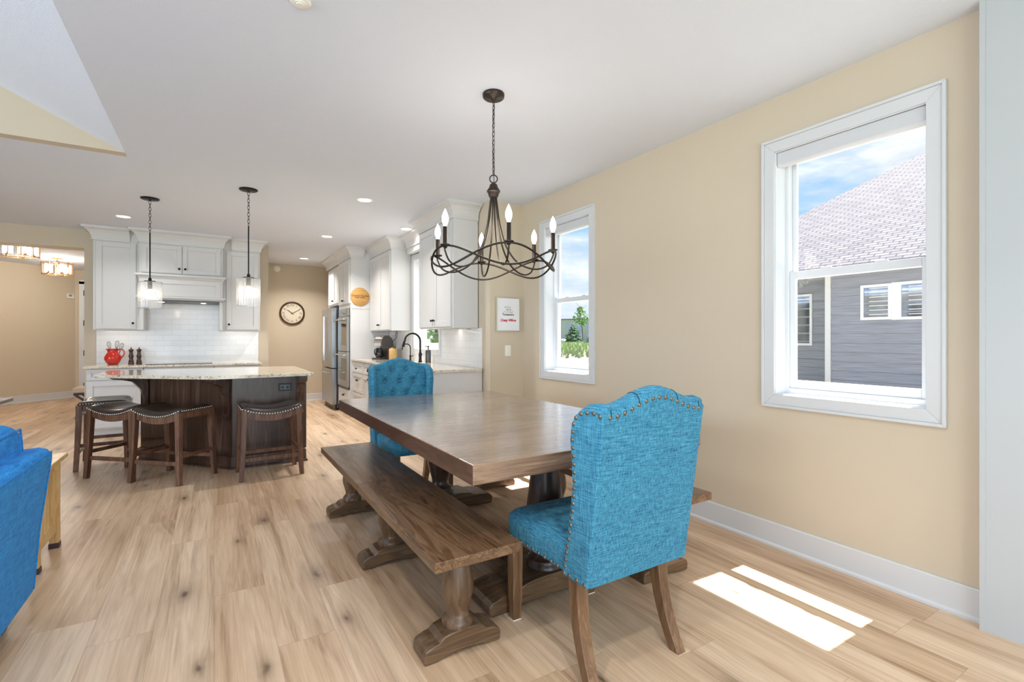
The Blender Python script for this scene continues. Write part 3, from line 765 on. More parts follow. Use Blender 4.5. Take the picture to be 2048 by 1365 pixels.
# ------------------------------------------------------------------ wing chairs
def lean(z): return -.092*max(0, (z-.38))/.64
def ztop(x, w=.245): 
    u = min(1, abs(x)/w); return 1.005+.058*(.5+.5*cos(pi*min(1, u*1.02)))
BUTTONS = []
for r_, zz in enumerate((.995, .893, .79, .688, .585)):
    for xx in ((-.065, .065) if r_ % 2 == 0 else (-.13, 0, .13)): BUTTONS.append((xx, zz))
def tuft(x, z):
    d = 0
    for bx_, bz in BUTTONS:
        q = ((x-bx_)**2+(z-bz)**2); d -= .026*exp(-q/.0011)
    # pleats along the diamond diagonals
    for sgn in (1, -1):
        u = (x/.065+sgn*(z-.995)/.1025); 
        k_ = (u-1)/2; dd = abs(k_-round(k_))*2*.065*.85
        if .56 < z < 1.02: d -= .007*exp(-dd*dd/.00007)
    return d
def make_chair(name, label):
    t = thing(name, label, 'chair', group='blue wing back dining chairs')
    W = .243
    # upholstered back: one closed skin, plain behind, buttoned in front, rolled along the top
    def cs(x):
        zt = ztop(x); pts = []
        for i in range(13): z = .38+(zt-.38)*i/12; pts.append((lean(z), z))
        cy, rr = lean(zt)+.036, .036
        for i in range(1, 10): a = pi-pi*i/9.; pts.append((cy+rr*cos(a), zt+rr*.95*sin(a)))
        n = 46
        for i in range(1, n+1):
            z = zt-(zt-.44)*i/n; pts.append((lean(z)+.072+.008*sin(pi*min(1, i/n))+tuft(x, z), z))
        return pts
    nx = 46
    mb = MB(); rows = [cs(-W+2*W*i/nx) for i in range(nx+1)]; m_ = len(rows[0]); k = 0
    vs_ = [(-W+2*W*i/nx, p[0], p[1]) for i in range(nx+1) for p in rows[i]]
    fs = [(i*m_+j, (i+1)*m_+j, (i+1)*m_+(j+1) % m_, i*m_+(j+1) % m_) for i in range(nx) for j in range(m_)]
    fs += [tuple(range(m_)), tuple(nx*m_+j for j in range(m_))[::-1]]
    mb.add(vs_, fs, True); back = mb.build('backrest', 'teal_linen', t)
    for bx_, bz in BUTTONS[:8]:
        MB().lathe([(.002, .006), (.009, .004), (.011, 0)], (bx_, lean(bz)+.056, bz), 12, Matrix.Rotation(-pi/2, 3, 'X')).build('button', 'teal_linen', back)
    for x_ in (-.228, -.10, .10, .228):   # pleat seams over the top roll
        zt = ztop(x_); cy = lean(zt)+.036
        MB().tube([(x_, cy+.0368*cos(pi-pi*q/12), zt+.0368*.95*sin(pi-pi*q/12)) for q in range(12)], .0016, 5).build('seam', 'seam_thread', back)
    # wings: rounded padded panels running from the shoulders down to the seat rail
    edge = [(.146, .38), (.128, .46), (.098, .56), (.074, .66), (.060, .75), (.062, .84), (.068, .90), (.062, .95), (.044, .992), (.014, 1.015), (-.03, 1.026), (-.065, 1.022), (-.092, 1.006)]
    bk = [(lean(z), z) for z in (1.0, .9, .8, .7, .6, .5, .38)]
    outline = edge+bk
    for sg in (-1, 1):
        def at(q):
            x, y, z = q; return (x+sg*max(0, (y-lean(z)))*.16*min(1, max(0, (z-.42)/.3)), y, z)
        mb = MB().prism(outline, sg*.238, sg*.281 if 0 else sg*.262, 'x', at=at)
        wg = mb.build('wing', 'teal_linen', t, bevel=.010, seg=3)
        # inner roll that thickens the leading edge
        mb = MB(); pts = [at((sg*.232, y-.022, z)) for y, z in edge[:-1]]
        mb.tube(pts, [.018, .02, .024, .027, .029, .03, .03, .029, .027, .024, .02, .016], 12); mb.build('wing_roll', 'teal_linen', wg)
    # seat: domed cushion with rounded rim
    def seat(u, v):
        a = 2*pi*u; 
        prof = [(0.0, .508), (.5, .506), (.8, .500), (.93, .488), (.985, .472), (1.0, .455), (1.0, .42), (.995, .384), (.95, .380), (0.0, .380)]
        q = v*(len(prof)-1); i = min(int(q), len(prof)-2); f = q-i
        rr = prof[i][0]*(1-f)+prof[i+1][0]*f; z = prof[i][1]*(1-f)+prof[i+1][1]*f
        n_ = 9.0; ca, sa = cos(a), sin(a); den = (abs(ca)**n_+abs(sa)**n_)**(1/n_)
        wx = .247+.006*(sa > 0)
        return (wx*rr*ca/den, .335+.262*rr*sa/den, z)
    MB().grid(seat, 72, 27, wrap_u=True).build('seat', 'teal_linen', t)
    # legs
    for sg in (-1, 1):
        mb = MB(); pl = []
        for i in range(9):
            u = i/8; z = .385*(1-u); yc = .105-.002*u-.095*u**2.2; h = .027-.004*u; xc = sg*(.213+.010*u)
            pl.append([(xc-h, yc-h, z), (xc+h, yc-h, z), (xc+h, yc+h, z), (xc-h, yc+h, z)])
        v_ = [p for q in pl for p in q]; f_ = [(0, 1, 2, 3), (35, 34, 33, 32)]
        for i in range(8):
            for j in range(4): f_.append((i*4+j, i*4+(j+1) % 4, (i+1)*4+(j+1) % 4, (i+1)*4+j))
        mb.add(v_, f_); mb.build('leg', 'leg_wood', t, bevel=.003)
        mb = MB(); pl = []
        for (z, h, ox) in ((.385, .026, 0), (.16, .025, 0), (.11, .025, 0), (.07, .022, 0), (.03, .021, 0), (.004, .021, 0)):
            xc = sg*.218; pl.append([(xc-h, .548-h, z), (xc+h, .548-h, z), (xc+h, .548+h, z), (xc-h, .548+h, z)])
        v_ = [p for q in pl for p in q]; f_ = [(0, 1, 2, 3), (23, 22, 21, 20)]
        for i in range(5):
            for j in range(4): f_.append((i*4+j, i*4+(j+1) % 4, (i+1)*4+(j+1) % 4, (i+1)*4+j))
        mb.add(v_, f_); mb.build('leg', 'leg_wood', t, bevel=.003)
        MB().box((sg*.218-.02, .528, 0), (sg*.218+.02, .568, .005)).build('glide', 'plastic_white', t)
    # dome headed nails: along the back's top seam, down each wing's edge, round the seat rail
    nm = MB().grid(lambda u, v: (.0082*sin(v*pi/2)*cos(u*2*pi), .0082*sin(v*pi/2)*sin(u*2*pi), .0052*cos(v*pi/2)), 10, 4, wrap_u=True)
    proto = nm.build('nail', 'nail_metal', t); me = proto.data; first = [True]
    def nail(p, nrm):
        o_ = proto if first[0] else bpy.data.objects.new('nail', me)
        if not first[0]: COL.objects.link(o_); o_.parent = t
        first[0] = False
        o_.location = p; o_.rotation_euler = Vector(nrm).to_track_quat('Z', 'Y').to_euler()
    for i in range(15):
        x = -.232+.464*i/14; z = ztop(x)-.006; nail((x, lean(z)-.0005, z), (0, -1, .1))
    for sg in (-1, 1):
        pts = [Vector((y-.014 if z < .98 else y, z-(.012 if z > .97 else 0))) for y, z in edge]
        segs = [(pts[i+1]-pts[i]).length for i in range(len(pts)-1)]; tot = sum(segs); n = 26
        for i in range(n):
            s0 = tot*(i+.3)/n; j = 0
            while j < len(segs)-1 and s0 > segs[j]: s0 -= segs[j]; j += 1
            p = pts[j]+(pts[j+1]-pts[j])*min(1, s0/segs[j]); y, z = p
            x = sg*(.2625+max(0, y-lean(z))*.16*min(1, max(0, (z-.42)/.3))); nail((x, y, z), (sg, 0, 0))
        for i in range(14):
            y = .012+.56*i/13; nail((sg*(.2625 if y < .13 else .252), y, .392), (sg, 0, 0))
    return t
c1 = make_chair('wing_chair', 'blue linen wing chair in the foreground, its nail trimmed back turned to the viewer')
c1.location = (1.383, 1.325, 0); c1.rotation_euler = (0, 0, 0)
c2 = copy_tree(c1); c2['label'] = 'blue wing chair at the far end of the table, showing its button tufted front'
c2.location = (1.39, 4.135, 0); c2.rotation_euler = (0, 0, pi)

# ------------------------------------------------------------------ chandelier
CHX, CHY = 1.435, 2.553
ch = thing('chandelier', 'bronze six candle chandelier with woven hoop hanging over the dining table', 'chandelier', (CHX, CHY, CZ), world=True)
def W3(x, y, z): return (CHX+x, CHY+y, z)
part('canopy', MB().lathe([(.064, CZ), (.066, CZ-.006), (.064, CZ-.022), (.058, CZ-.027), (.02, CZ-.029), (.012, CZ-.04), (.006, CZ-.05)], (CHX, CHY, 0), 32), 'bronze_metal', ch)
def chain(c, z1, z0, mat, root, name='chain', L=.034, w_=.008, r=.0018):
    n = max(1, round((z1-z0)/(L*.78))); st = (z1-z0)/n; mb = MB()
    for i in range(n):
        zc = z1-st*(i+.5); a = (i % 2)*pi/2+.4; pts = []
        for k in range(14):
            an = 2*pi*k/14; u = w_*cos(an); v = (st*.62)*sin(an); pts.append((c[0]+u*cos(a), c[1]+u*sin(a), zc+v))
        mb.tube(pts, r, 6, closed=True)
    return part(name, mb, mat, root)
chain((CHX, CHY), CZ-.045, 2.252, 'bronze_metal', ch)
part('cord', MB().tube([W3(.004, 0, CZ-.03), W3(-.004, .003, 2.5), W3(.003, 0, 2.2)], .0022, 6), 'black_plastic', ch)
va = YAW
part('hanging_ring', MB().tube([W3(.023*cos(a)*cos(-va), .023*cos(a)*sin(-va), 2.231+.023*sin(a)) for a in [2*pi*k/24 for k in range(24)]], .0036, 8, closed=True), 'bronze_metal', ch)
part('hub', MB().lathe([(.006, 2.208), (.012, 2.204), (.022, 2.196), (.028, 2.176), (.040, 2.160), (.041, 2.152), (.034, 2.146), (.03, 2.130), (.026, 2.12)], (CHX, CHY, 0), 28), 'bronze_metal', ch)
def bez(pts, n=36):
    """Catmull-Rom through the points"""
    out = []; P = [pts[0]]+list(pts)+[pts[-1]]
    for i in range(1, len(P)-2):
        p0, p1, p2, p3 = (Vector(q) for q in P[i-1:i+3])
        for k in range(n//(len(pts)-1)):
            t_ = k/(n//(len(pts)-1)); out.append(.5*((2*p1)+(-p0+p2)*t_+(2*p0-5*p1+4*p2-p3)*t_**2+(-p0+3*p1-3*p2+p3)*t_**3))
    out.append(Vector(pts[-1])); return out
toward = math.atan2(-cos(YAW), -sin(YAW))    # azimuth pointing back to the viewer
R_ = .362
for k in range(6):
    # screen-right is clockwise seen from above when facing the viewer
    ph = toward+radians(15+60*k)
    ca, sa = cos(ph), sin(ph)
    prof = [(.014, 2.14), (.024, 2.06), (.040, 1.95), (.075, 1.83), (.135, 1.735), (.205, 1.69), (.275, 1.678), (.332, 1.700), (R_, 1.752), (R_+.002, 1.778)]
    part('arm', MB().tube([W3(r*ca, r*sa, z) for r, z in [(p.x, p.y) for p in bez([(a_, b_, 0) for a_, b_ in prof], 54)]], .0052, 8), 'bronze_metal', ch)
    cd_ = part('candle', MB().lathe([(.006, 1.765), (.012, 1.772), (.012, 1.778), (.027, 1.783), (.028, 1.788), (.014, 1.79), (.0125, 1.794), (.0125, 1.884), (.011, 1.886)], W3(R_*ca, R_*sa, 0), 20), 'bronze_metal', ch)
    part('bulb', MB().lathe([(.0085, 1.884), (.010, 1.895), (.0165, 1.912), (.0185, 1.925), (.0165, 1.945), (.010, 1.963), (.004, 1.976), (.0008, 1.983)], W3(R_*ca, R_*sa, 0), 16), 'bulb_glow', cd_)
for s_ in (1, -1):
    pts = []
    for i in range(180):
        a = 2*pi*i/180; ph = a+toward+radians(15)
        pts.append(W3((R_+.006+.006*s_*cos(3*a))*cos(ph), (R_+.006+.006*s_*cos(3*a))*sin(ph), 1.722+s_*.056*cos(3*a)))
    part('woven_hoop', MB().tube(pts, .0058, 8, closed=True), 'bronze_metal', ch)
def lamp(name, loc, power, color=(1, .93, .84), r=.03, kind='POINT'):
    d = bpy.data.lights.new(name, kind); d.energy = power; d.color = color; d.shadow_soft_size = r
    o_ = bpy.data.objects.new(name, d); COL.objects.link(o_); o_.location = loc; return o_
lamp('chandelier_light', (CHX, CHY, 1.93), 10, r=.2)

# ------------------------------------------------------------------ glass pendants over the island
def make_pendant(x, y, label):
    t = thing('pendant_light', label, 'pendant light', (x, y, CZ), world=True, group='ribbed glass pendants over the island')
    part('canopy', MB().lathe([(.082, CZ), (.083, CZ-.008), (.076, CZ-.014), (.012, CZ-.016), (.008, CZ-.03)], (x, y, 0), 32), 'black_metal', t)
    chain((x, y), CZ-.028, 2.375, 'black_metal', t, r=.0022, w_=.010, L=.042)
    part('rod', MB().tube([(x, y, 2.38), (x, y, 1.905)], .0065, 10), 'black_metal', t)
    part('socket', MB().lathe([(.014, 1.905), (.016, 1.875), (.05, 1.874), (.05, 1.868), (.02, 1.866), (.02, 1.79), (.018, 1.785)], (x, y, 0), 24), 'black_metal', t)
    def gf(u, v):
        a = 2*pi*u; rr = .104+.0022*cos(a*30); return (x+rr*cos(a), y+rr*sin(a), 1.59+.27*v)
    mb = MB().grid(gf, 120, 6, wrap_u=True)
    sh = part('glass_shade', mb, 'ribbed_glass', t)
    part('rim', MB().tube([(x+.104*cos(a), y+.104*sin(a), 1.591) for a in [2*pi*k/48 for k in range(48)]], .0022, 6, closed=True), 'ribbed_glass', sh)
    part('rim', MB().tube([(x+.104*cos(a), y+.104*sin(a), 1.860) for a in [2*pi*k/48 for k in range(48)]], .0022, 6, closed=True), 'ribbed_glass', sh)
    part('spider', MB().box((x-.104, y-.004, 1.862), (x+.104, y+.004, 1.866)).box((x-.004, y-.104, 1.862), (x+.004, y+.104, 1.866)), 'black_metal', t)
    part('bulb', MB().lathe([(.013, 1.788), (.015, 1.772), (.028, 1.745), (.031, 1.722), (.026, 1.700), (.012, 1.687), (.001, 1.683)], (x, y, 0), 20), 'pendant_bulb_glow', t)
make_pendant(-.574, 6.346, 'clear ribbed glass pendant on black rod, the left one over the island')
make_pendant(.291, 5.454, 'clear ribbed glass pendant on black rod, the right one over the island')

# ------------------------------------------------------------------ recessed ceiling lights, detectors
CANS = [((-.931, 7.449), 'round recessed ceiling light nearest the left wall cabinets'),
        ((1.364, 5.223), 'recessed ceiling light nearest the viewer, between pendant and chandelier'),
        ((1.39, 7.375), 'recessed ceiling light beyond the nearest one, above the kitchen aisle'),
        ((2.206, 6.311), 'recessed ceiling light above the sink, beside the tall white cabinets'),
        ((-.35, .95), 'added unseen ceiling light over the walkway behind the sofa'), ((.55, .2), 'added unseen ceiling light directly above the viewer'),  # these and the next two are out of view, added to brighten the floor
        ((.8, -1.3), 'added unseen ceiling light between the viewer and the patio doors'), ((-.3, 3.1) if 0 else (2.0, -1.6), 'added unseen ceiling light in the corner by the patio doors'),
        ((1.412, 9.624), 'farthest recessed ceiling light in the hall in front of the clock')]
for (x, y), lb in CANS:
    t = thing('recessed_light', lb, 'ceiling light', (x, y, CZ), group='recessed kitchen ceiling lights', world=True)
    part('trim_ring', MB().lathe([(.070, CZ-.001), (.092, CZ-.001), (.094, CZ-.004), (.074, CZ-.008), (.068, CZ-.004)], (x, y, 0), 36, caps=False), 'plastic_white', t)
    part('lens', MB().lathe([(.001, CZ-.003), (.068, CZ-.0031), (.069, CZ-.001)], (x, y, 0), 32), 'led_lens', t)
    area('recessed_beam', (x, y, CZ-.012), .12, (0, 0, -1), {-.931: 7, 2.206: 5.5, 1.39: 22, 1.412: 21, 1.364: 15}.get(x, 12), (1, .97, .93), spread=130)
def detector(name, label, cat, loc, r, d_, axis):
    t = thing(name, label, cat, loc)
    M = Matrix.Rotation(pi, 3, 'X') if axis == 'z' else Matrix.Rotation(pi/2, 3, 'X')
    MB().lathe([(r, 0), (r, d_*.4), (r*.9, d_*.75), (r*.62, d_*.8), (r*.60, d_)], (0, 0, 0), 32, M).build('base', 'plastic_white', t)
    MB().lathe([(r*.45, d_*.8), (r*.42, d_*1.25), (r*.1, d_*1.3)], (0, 0, 0), 24, M).build('cap', 'plastic_white', t)
detector('ceiling_sprinkler', 'small round white ceiling fitting cut by the top edge', 'ceiling fitting', (.322, 2.29, CZ), .043, .016, 'z')
detector('smoke_detector', 'small round white detector high on the hall wall above the clock', 'smoke detector', (1.058, 10.6, 2.64), .062, .035, 'y')

# ------------------------------------------------------------------ hall clock
ck = thing('wall_clock', 'round white faced wall clock with brown rim and roman numerals', 'clock', (1.334, 10.6, 1.772))
MY = Matrix.Rotation(pi/2, 3, 'X')
MB().lathe([(.232, 0), (.236, .012), (.232, .03), (.216, .037), (.202, .028), (.199, .014)], (0, 0, 0), 56, MY, caps=False).build('rim', 'clock_rim', ck)
MB().lathe([(.21, 0), (.21, .012)], (0, 0, 0), 56, MY).build('dial', 'cream_face', ck)
RN = ['XII', 'I', 'II', 'III', 'IIII', 'V', 'VI', 'VII', 'VIII', 'IX', 'X', 'XI']
for i, s_ in enumerate(RN):
    a = radians(30*i); rad = Vector((sin(a), 0, cos(a))); tan = Vector((cos(a), 0, -sin(a)))
    text_mesh('numeral', s_, .062, 'text_grey' if 0 else 'steel_dark', ck, frame_M(rad*.158+Vector((0, -.0135, 0)), tan, rad))
def hand(L, wd, deg):
    a = radians(deg); rad = Vector((sin(a), 0, cos(a))); tan = Vector((cos(a), 0, -sin(a)))
    mb = MB(); q = [rad*-.03-tan*wd, rad*L*.7-tan*wd*.8, rad*L, rad*L*.7+tan*wd*.8, rad*-.03+tan*wd]
    n = len(q); mb.add([(p.x, -.016, p.z) for p in q]+[(p.x, -.019, p.z) for p in q], [tuple(range(n)), tuple(range(2*n-1, n-1, -1))]+[(i, (i+1) % n, n+(i+1) % n, n+i) for i in range(n)])
    mb.build('hand', 'steel_dark', ck)
hand(.13, .006, 306); hand(.185, .005, 62)

# ------------------------------------------------------------------ picture and switch on the return wall
pf = thing('framed_print', 'small champagne framed white print with red and grey lettering beside the far window', 'picture', (2.728, 4.54, 1.53))
w_, h_ = .152, .187; f = .012; mb = MB()
mb.box((-w_, -.02, -h_), (-w_+f, 0, h_)); mb.box((w_-f, -.02, -h_), (w_, 0, h_)); mb.box((-w_+f, -.02, h_-f), (w_-f, 0, h_)); mb.box((-w_+f, -.02, -h_), (w_-f, 0, -h_+f))
mb.build('frame', 'frame_champagne', pf, bevel=.002)
pp = MB().box((-w_+f, -.010, -h_+f), (w_-f, -.002, h_-f)).build('print', 'paper', pf)
def ptext(body, size, mat, x, z, **kw): text_mesh('lettering', body, size, mat, pp, frame_M((x, -.0112, z), (1, 0, 0), (0, 0, 1)), **kw)
def scribble(x0, x1, z, amp, mat, thick, n=26, seed=1, root=None, nm='lettering'):
    rnd = random.Random(seed); pts = [(x0+(x1-x0)*i/n, -.0115, z+amp*rnd.uniform(-1, 1)) for i in range(n+1)]
    MB().tube(bez(pts, n*3), thick, 5).build(nm, mat, root or pp)
scribble(-.045, .03, .078, .012, 'text_grey', .0012, seed=2); scribble(-.03, .04, .052, .010, 'text_grey', .0010, seed=3); scribble(-.07, .06, .026, .012, 'text_grey', .0010, 34, seed=4)
ptext('To-ma-toes', .030, 'text_dark', 0, -.002, bold=.0008)
ptext('Crazy When', .038, 'text_red', 0, -.064, shear=.2, bold=.0016)
sw = thing('light_switch', 'white rocker light switch below the framed print', 'switch', (2.730, 4.54, 1.135))
MB().box((-.036, -.006, -.058), (.036, 0, .058)).build('plate', 'plastic_white', sw, bevel=.002)
MB().prism([(-.009, -.033), (-.006, -.033), (-.006, .033), (-.012, .033)], -.016, .016, 'x').build('rocker', 'plastic_white', sw)
th = thing('thermostat', 'small white thermostat on the far entry wall', 'thermostat', (-2.62, 13.78, 1.62+.55), radians(45))
MB().box((-.06, -.03, -.05), (.06, 0, .05)).build('body', 'plastic_white', th, bevel=.006)
MB().box((-.045, -.033, -.01), (.02, -.029, .035)).build('screen', 'text_grey', th)

# ------------------------------------------------------------------ cabinet helpers
def FY(plane): return lambda u, n, z: (u, plane-n, z)        # fronts that face the viewer
def FX(plane): return lambda u, n, z: (plane-n, u, z)        # fronts that face the island
def hb(mb, F, u0, u1, n0, n1, z0, z1): return mb.box(F(u0, n0, z0), F(u1, n1, z1))
def shaker(F, u0, u1, z0, z1, root, name='door', rail=.062, mat='cabinet_paint'):
    mb = MB(); r = min(rail, (z1-z0)*.28)
    hb(mb, F, u0, u0+rail, 0, .02, z0, z1); hb(mb, F, u1-rail, u1, 0, .02, z0, z1)
    hb(mb, F, u0+rail, u1-rail, 0, .02, z1-r, z1); hb(mb, F, u0+rail, u1-rail, 0, .02, z0, z0+r)
    hb(mb, F, u0+rail, u1-rail, 0, .009, z0+r, z1-r)
    # small inner bead
    e = .007
    for (a, b, c, d_) in ((u0+rail, u0+rail+e, z0+r, z1-r), (u1-rail-e, u1-rail, z0+r, z1-r), (u0+rail, u1-rail, z0+r, z0+r+e), (u0+rail, u1-rail, z1-r-e, z1-r)):
        hb(mb, F, a, b, .009, .014, c, d_)
    return part(name, mb, mat, root, bevel=.0015)
def knob(F, u, z, parent):
    p0 = Vector(F(u, .02, z)); p1 = Vector(F(u, 1.02, z))-p0; p1.normalize()
    M = p1.to_track_quat('Z', 'Y').to_matrix()
    return part('knob', MB().lathe([(.006, 0), (.005, .012), (.012, .018), (.0155, .024), (.013, .030), (.004, .033)], tuple(p0), 16, M), 'black_metal', parent)
def cup_pull(F, u, z, parent):
    mb = MB()
    def fn(a, b):
        t_ = pi*a; q = b*pi/2; w_ = .045; h_ = .03
        return F(u+w_*cos(t_)*cos(q*.98) if 0 else u-w_*cos(t_), .02+.028*sin(t_)*sin(q), z+h_*sin(t_)*cos(q))
    mb.grid(fn, 16, 8); return part('cup_pull', mb, 'black_metal', parent)
CROWN = [(0, 2.572), (.016, 2.572), (.018, 2.590), (.012, 2.594), (.018, 2.62), (.034, 2.66), (.062, 2.695), (.100, 2.715), (.108, 2.716), (.108, 2.7425), (0, 2.7425)]
def crown(path, root): return part('crown_moulding', MB().sweep(path, CROWN), 'cabinet_paint', root)

# ------------------------------------------------------------------ range wall: two uppers, raised centre with mantel hood
YW = 8.65
bs = struct('trim_2', MB().box((-1.372, YW-.010, .914), (.598, YW, 2.1)), 'subway_tile')
u1 = thing('upper_cabinet', 'tall white wall cabinet left of the mantel hood, above the red pitcher', 'cabinet', (-1.12, YW-.01, 1.385), world=True, group='white shaker wall cabinets')
Yf = 8.32
part('body', MB().box((-1.355, Yf, 1.385), (-.862, YW-.011, 2.738)), 'cabinet_paint', u1, bevel=.002)
d_ = shaker(FY(Yf), -1.325, -.905, 1.40, 2.555, u1); knob(FY(Yf), -.935, 1.475, d_)
crown([(-1.355, YW-.011), (-1.355, Yf), (-.969, Yf)], u1)
u2 = thing('upper_cabinet', 'tall white wall cabinet right of the mantel hood, at the free end of the wall', 'cabinet', (.36, YW-.01, 1.385), world=True, group='white shaker wall cabinets')
part('body', MB().box((.112, Yf, 1.385), (.598, YW-.011, 2.738)), 'cabinet_paint', u2, bevel=.002)
d_ = shaker(FY(Yf), .156, .575, 1.40, 2.555, u2); knob(FY(Yf), .188, 1.475, d_)
crown([(.219, Yf), (.598, Yf), (.598, YW-.011)], u2)
u3 = thing('range_hood_cabinet', 'white mantel hood unit with two short doors and a shelf between the tall wall cabinets', 'range hood', (-.38, YW-.01, 1.385), world=True)
Yc = 8.22
part('body', MB().box((-.860, Yc, 2.13), (.110, YW-.011, 2.738)), 'cabinet_paint', u3, bevel=.002)
a_ = shaker(FY(Yc), -.835, -.382, 2.17, 2.555, u3, rail=.055); knob(FY(Yc), -.412, 2.235, a_)
a_ = shaker(FY(Yc), -.374, .080, 2.17, 2.555, u3, rail=.055); knob(FY(Yc), -.343, 2.235, a_)
crown([(-.860, Yf-.001), (-.860, Yc), (.110, Yc), (.110, Yf-.001)], u3)
part('mantel_shelf', MB().sweep([(-.860, Yf-.002), (-.860, 8.16), (.110, 8.16), (.110, Yf-.002)], [(-.02, 2.085), (.004, 2.085), (.010, 2.10), (.028, 2.118), (.040, 2.122), (.040, 2.147), (-.02, 2.147)]).box((-.88+.02, 8.16, 2.10), (.110, Yc+.1, 2.147)), 'cabinet_paint', u3, bevel=.0015)
part('hood_box', MB().box((-.858, 8.165, 1.80), (.108, YW-.011, 2.10)), 'cabinet_paint', u3)
pn = MB(); Fh = FY(8.165)
for q in ((-.83, -.77, 1.85, 2.08), (.02, .08, 1.85, 2.08), (-.77, .02, 2.02, 2.08), (-.77, .02, 1.85, 1.90)): hb(pn, Fh, q[0], q[1], 0, .012, q[2], q[3])
part('hood_panel', pn, 'cabinet_paint', u3, bevel=.002)
part('lower_shelf', MB().sweep([(-.860, Yf-.002), (-.860, 8.16), (.110, 8.16), (.110, Yf-.002)], [(-.02, 1.80), (.004, 1.80), (.010, 1.815), (.034, 1.822), (.034, 1.845), (-.02, 1.845)]), 'cabinet_paint', u3, bevel=.0015)
part('side_panel', MB().box((-.860, 8.24, 1.385), (-.815, YW-.011, 1.80)), 'cabinet_paint', u3, bevel=.002)
part('side_panel', MB().box((.065, 8.24, 1.385), (.110, YW-.011, 1.80)), 'cabinet_paint', u3, bevel=.002)
ins = part('hood_insert', MB().box((-.80, 8.20, 1.775), (.05, 8.60, 1.80)), 'steel_dark', u3)
for x_ in (-.62, -.13): part('hood_lamp', MB().lathe([(.03, 1.770), (.032, 1.776)], (x_, 8.30, 0), 20), 'led_lens', ins)
area('hood_light', (-.38, 8.42, 1.765), .5, (0, 0, -1), .35, (1, .9, .8), .1)
for x_ in (-1.11, .355):
    t = thing('under_cabinet_light', 'slim light bar under the %s wall cabinet of the range wall' % ('left' if x_ < 0 else 'right'), 'light', (x_, 8.45, 1.385), world=True)
    part('bar', MB().box((x_-.2, 8.43, 1.373), (x_+.2, 8.47, 1.384)), 'plastic_white', t)
    area('under_cabinet_beam', (x_, 8.45, 1.368), .38, (0, .25, -1), .45, (1, .93, .84), .03)
# base run behind the island
def base_unit(F, u0, u1, root, layout='door', ztop_=.884, depth=None):
    z0 = .105
    if layout == 'door':
        d1 = shaker(F, u0+.006, u1-.006, .735, ztop_-.012, root, 'drawer', .045); knob(F, (u0+u1)/2, .80, d1)
        d2 = shaker(F, u0+.006, u1-.006, z0+.02, .722, root); knob(F, u1-.05, .655, d2)
    elif layout == 'drawers':
        d1 = shaker(F, u0+.006, u1-.006, .735, ztop_-.012, root, 'drawer', .045); knob(F, (u0+u1)/2, .80, d1)
        for a, b in ((.43, .722), (z0+.02, .418)):
            q = shaker(F, u0+.006, u1-.006, a, b, root, 'drawer', .05); cup_pull(F, (u0+u1)/2, (a+b)/2+.03, q)
    elif layout == 'pull_door':
        d1 = shaker(F, u0+.006, u1-.006, .735, ztop_-.012, root, 'drawer', .045); knob(F, (u0+u1)/2, .80, d1)
        d2 = shaker(F, u0+.006, u1-.006, z0+.02, .722, root); cup_pull(F, (u0+u1)/2, .665, d2)
for (a, b, lay, lb) in ((-1.375, -.795, 'door', 'white base cabinet at the left end of the range wall, with one drawer'), (-.790, .0, 'drawers', 'white base cabinet under the cooktop, hidden behind the island'), (.005, .58, 'door', 'white base cabinet at the right end of the range wall, behind the island')):
    t = thing('base_cabinet', lb, 'cabinet', ((a+b)/2, 8.35, 0), world=True, group='white base cabinets on the range wall')
    mb = MB().box((a, 8.03, .105), (b, YW-.011, .884)); part('body', mb, 'cabinet_paint', t)
    part('toe_kick', MB().box((a, 8.10, 0), (b, YW-.011, .105)), 'cabinet_paint', t)
    base_unit(FY(8.03), a, b, t, lay)
tag(MB().box((-1.40, 7.985, .885), (.605, YW-.011, .916)).build('countertop', 'granite', None, bevel=.004), 'speckled granite worktop along the range wall under the red pitcher', 'countertop')
tag(MB().box((-.78, 8.08, .9165), (-.02, 8.58, .924)).build('cooktop', 'black_glass', None, bevel=.002), 'thin black glass cooktop set in the range wall worktop', 'cooktop')

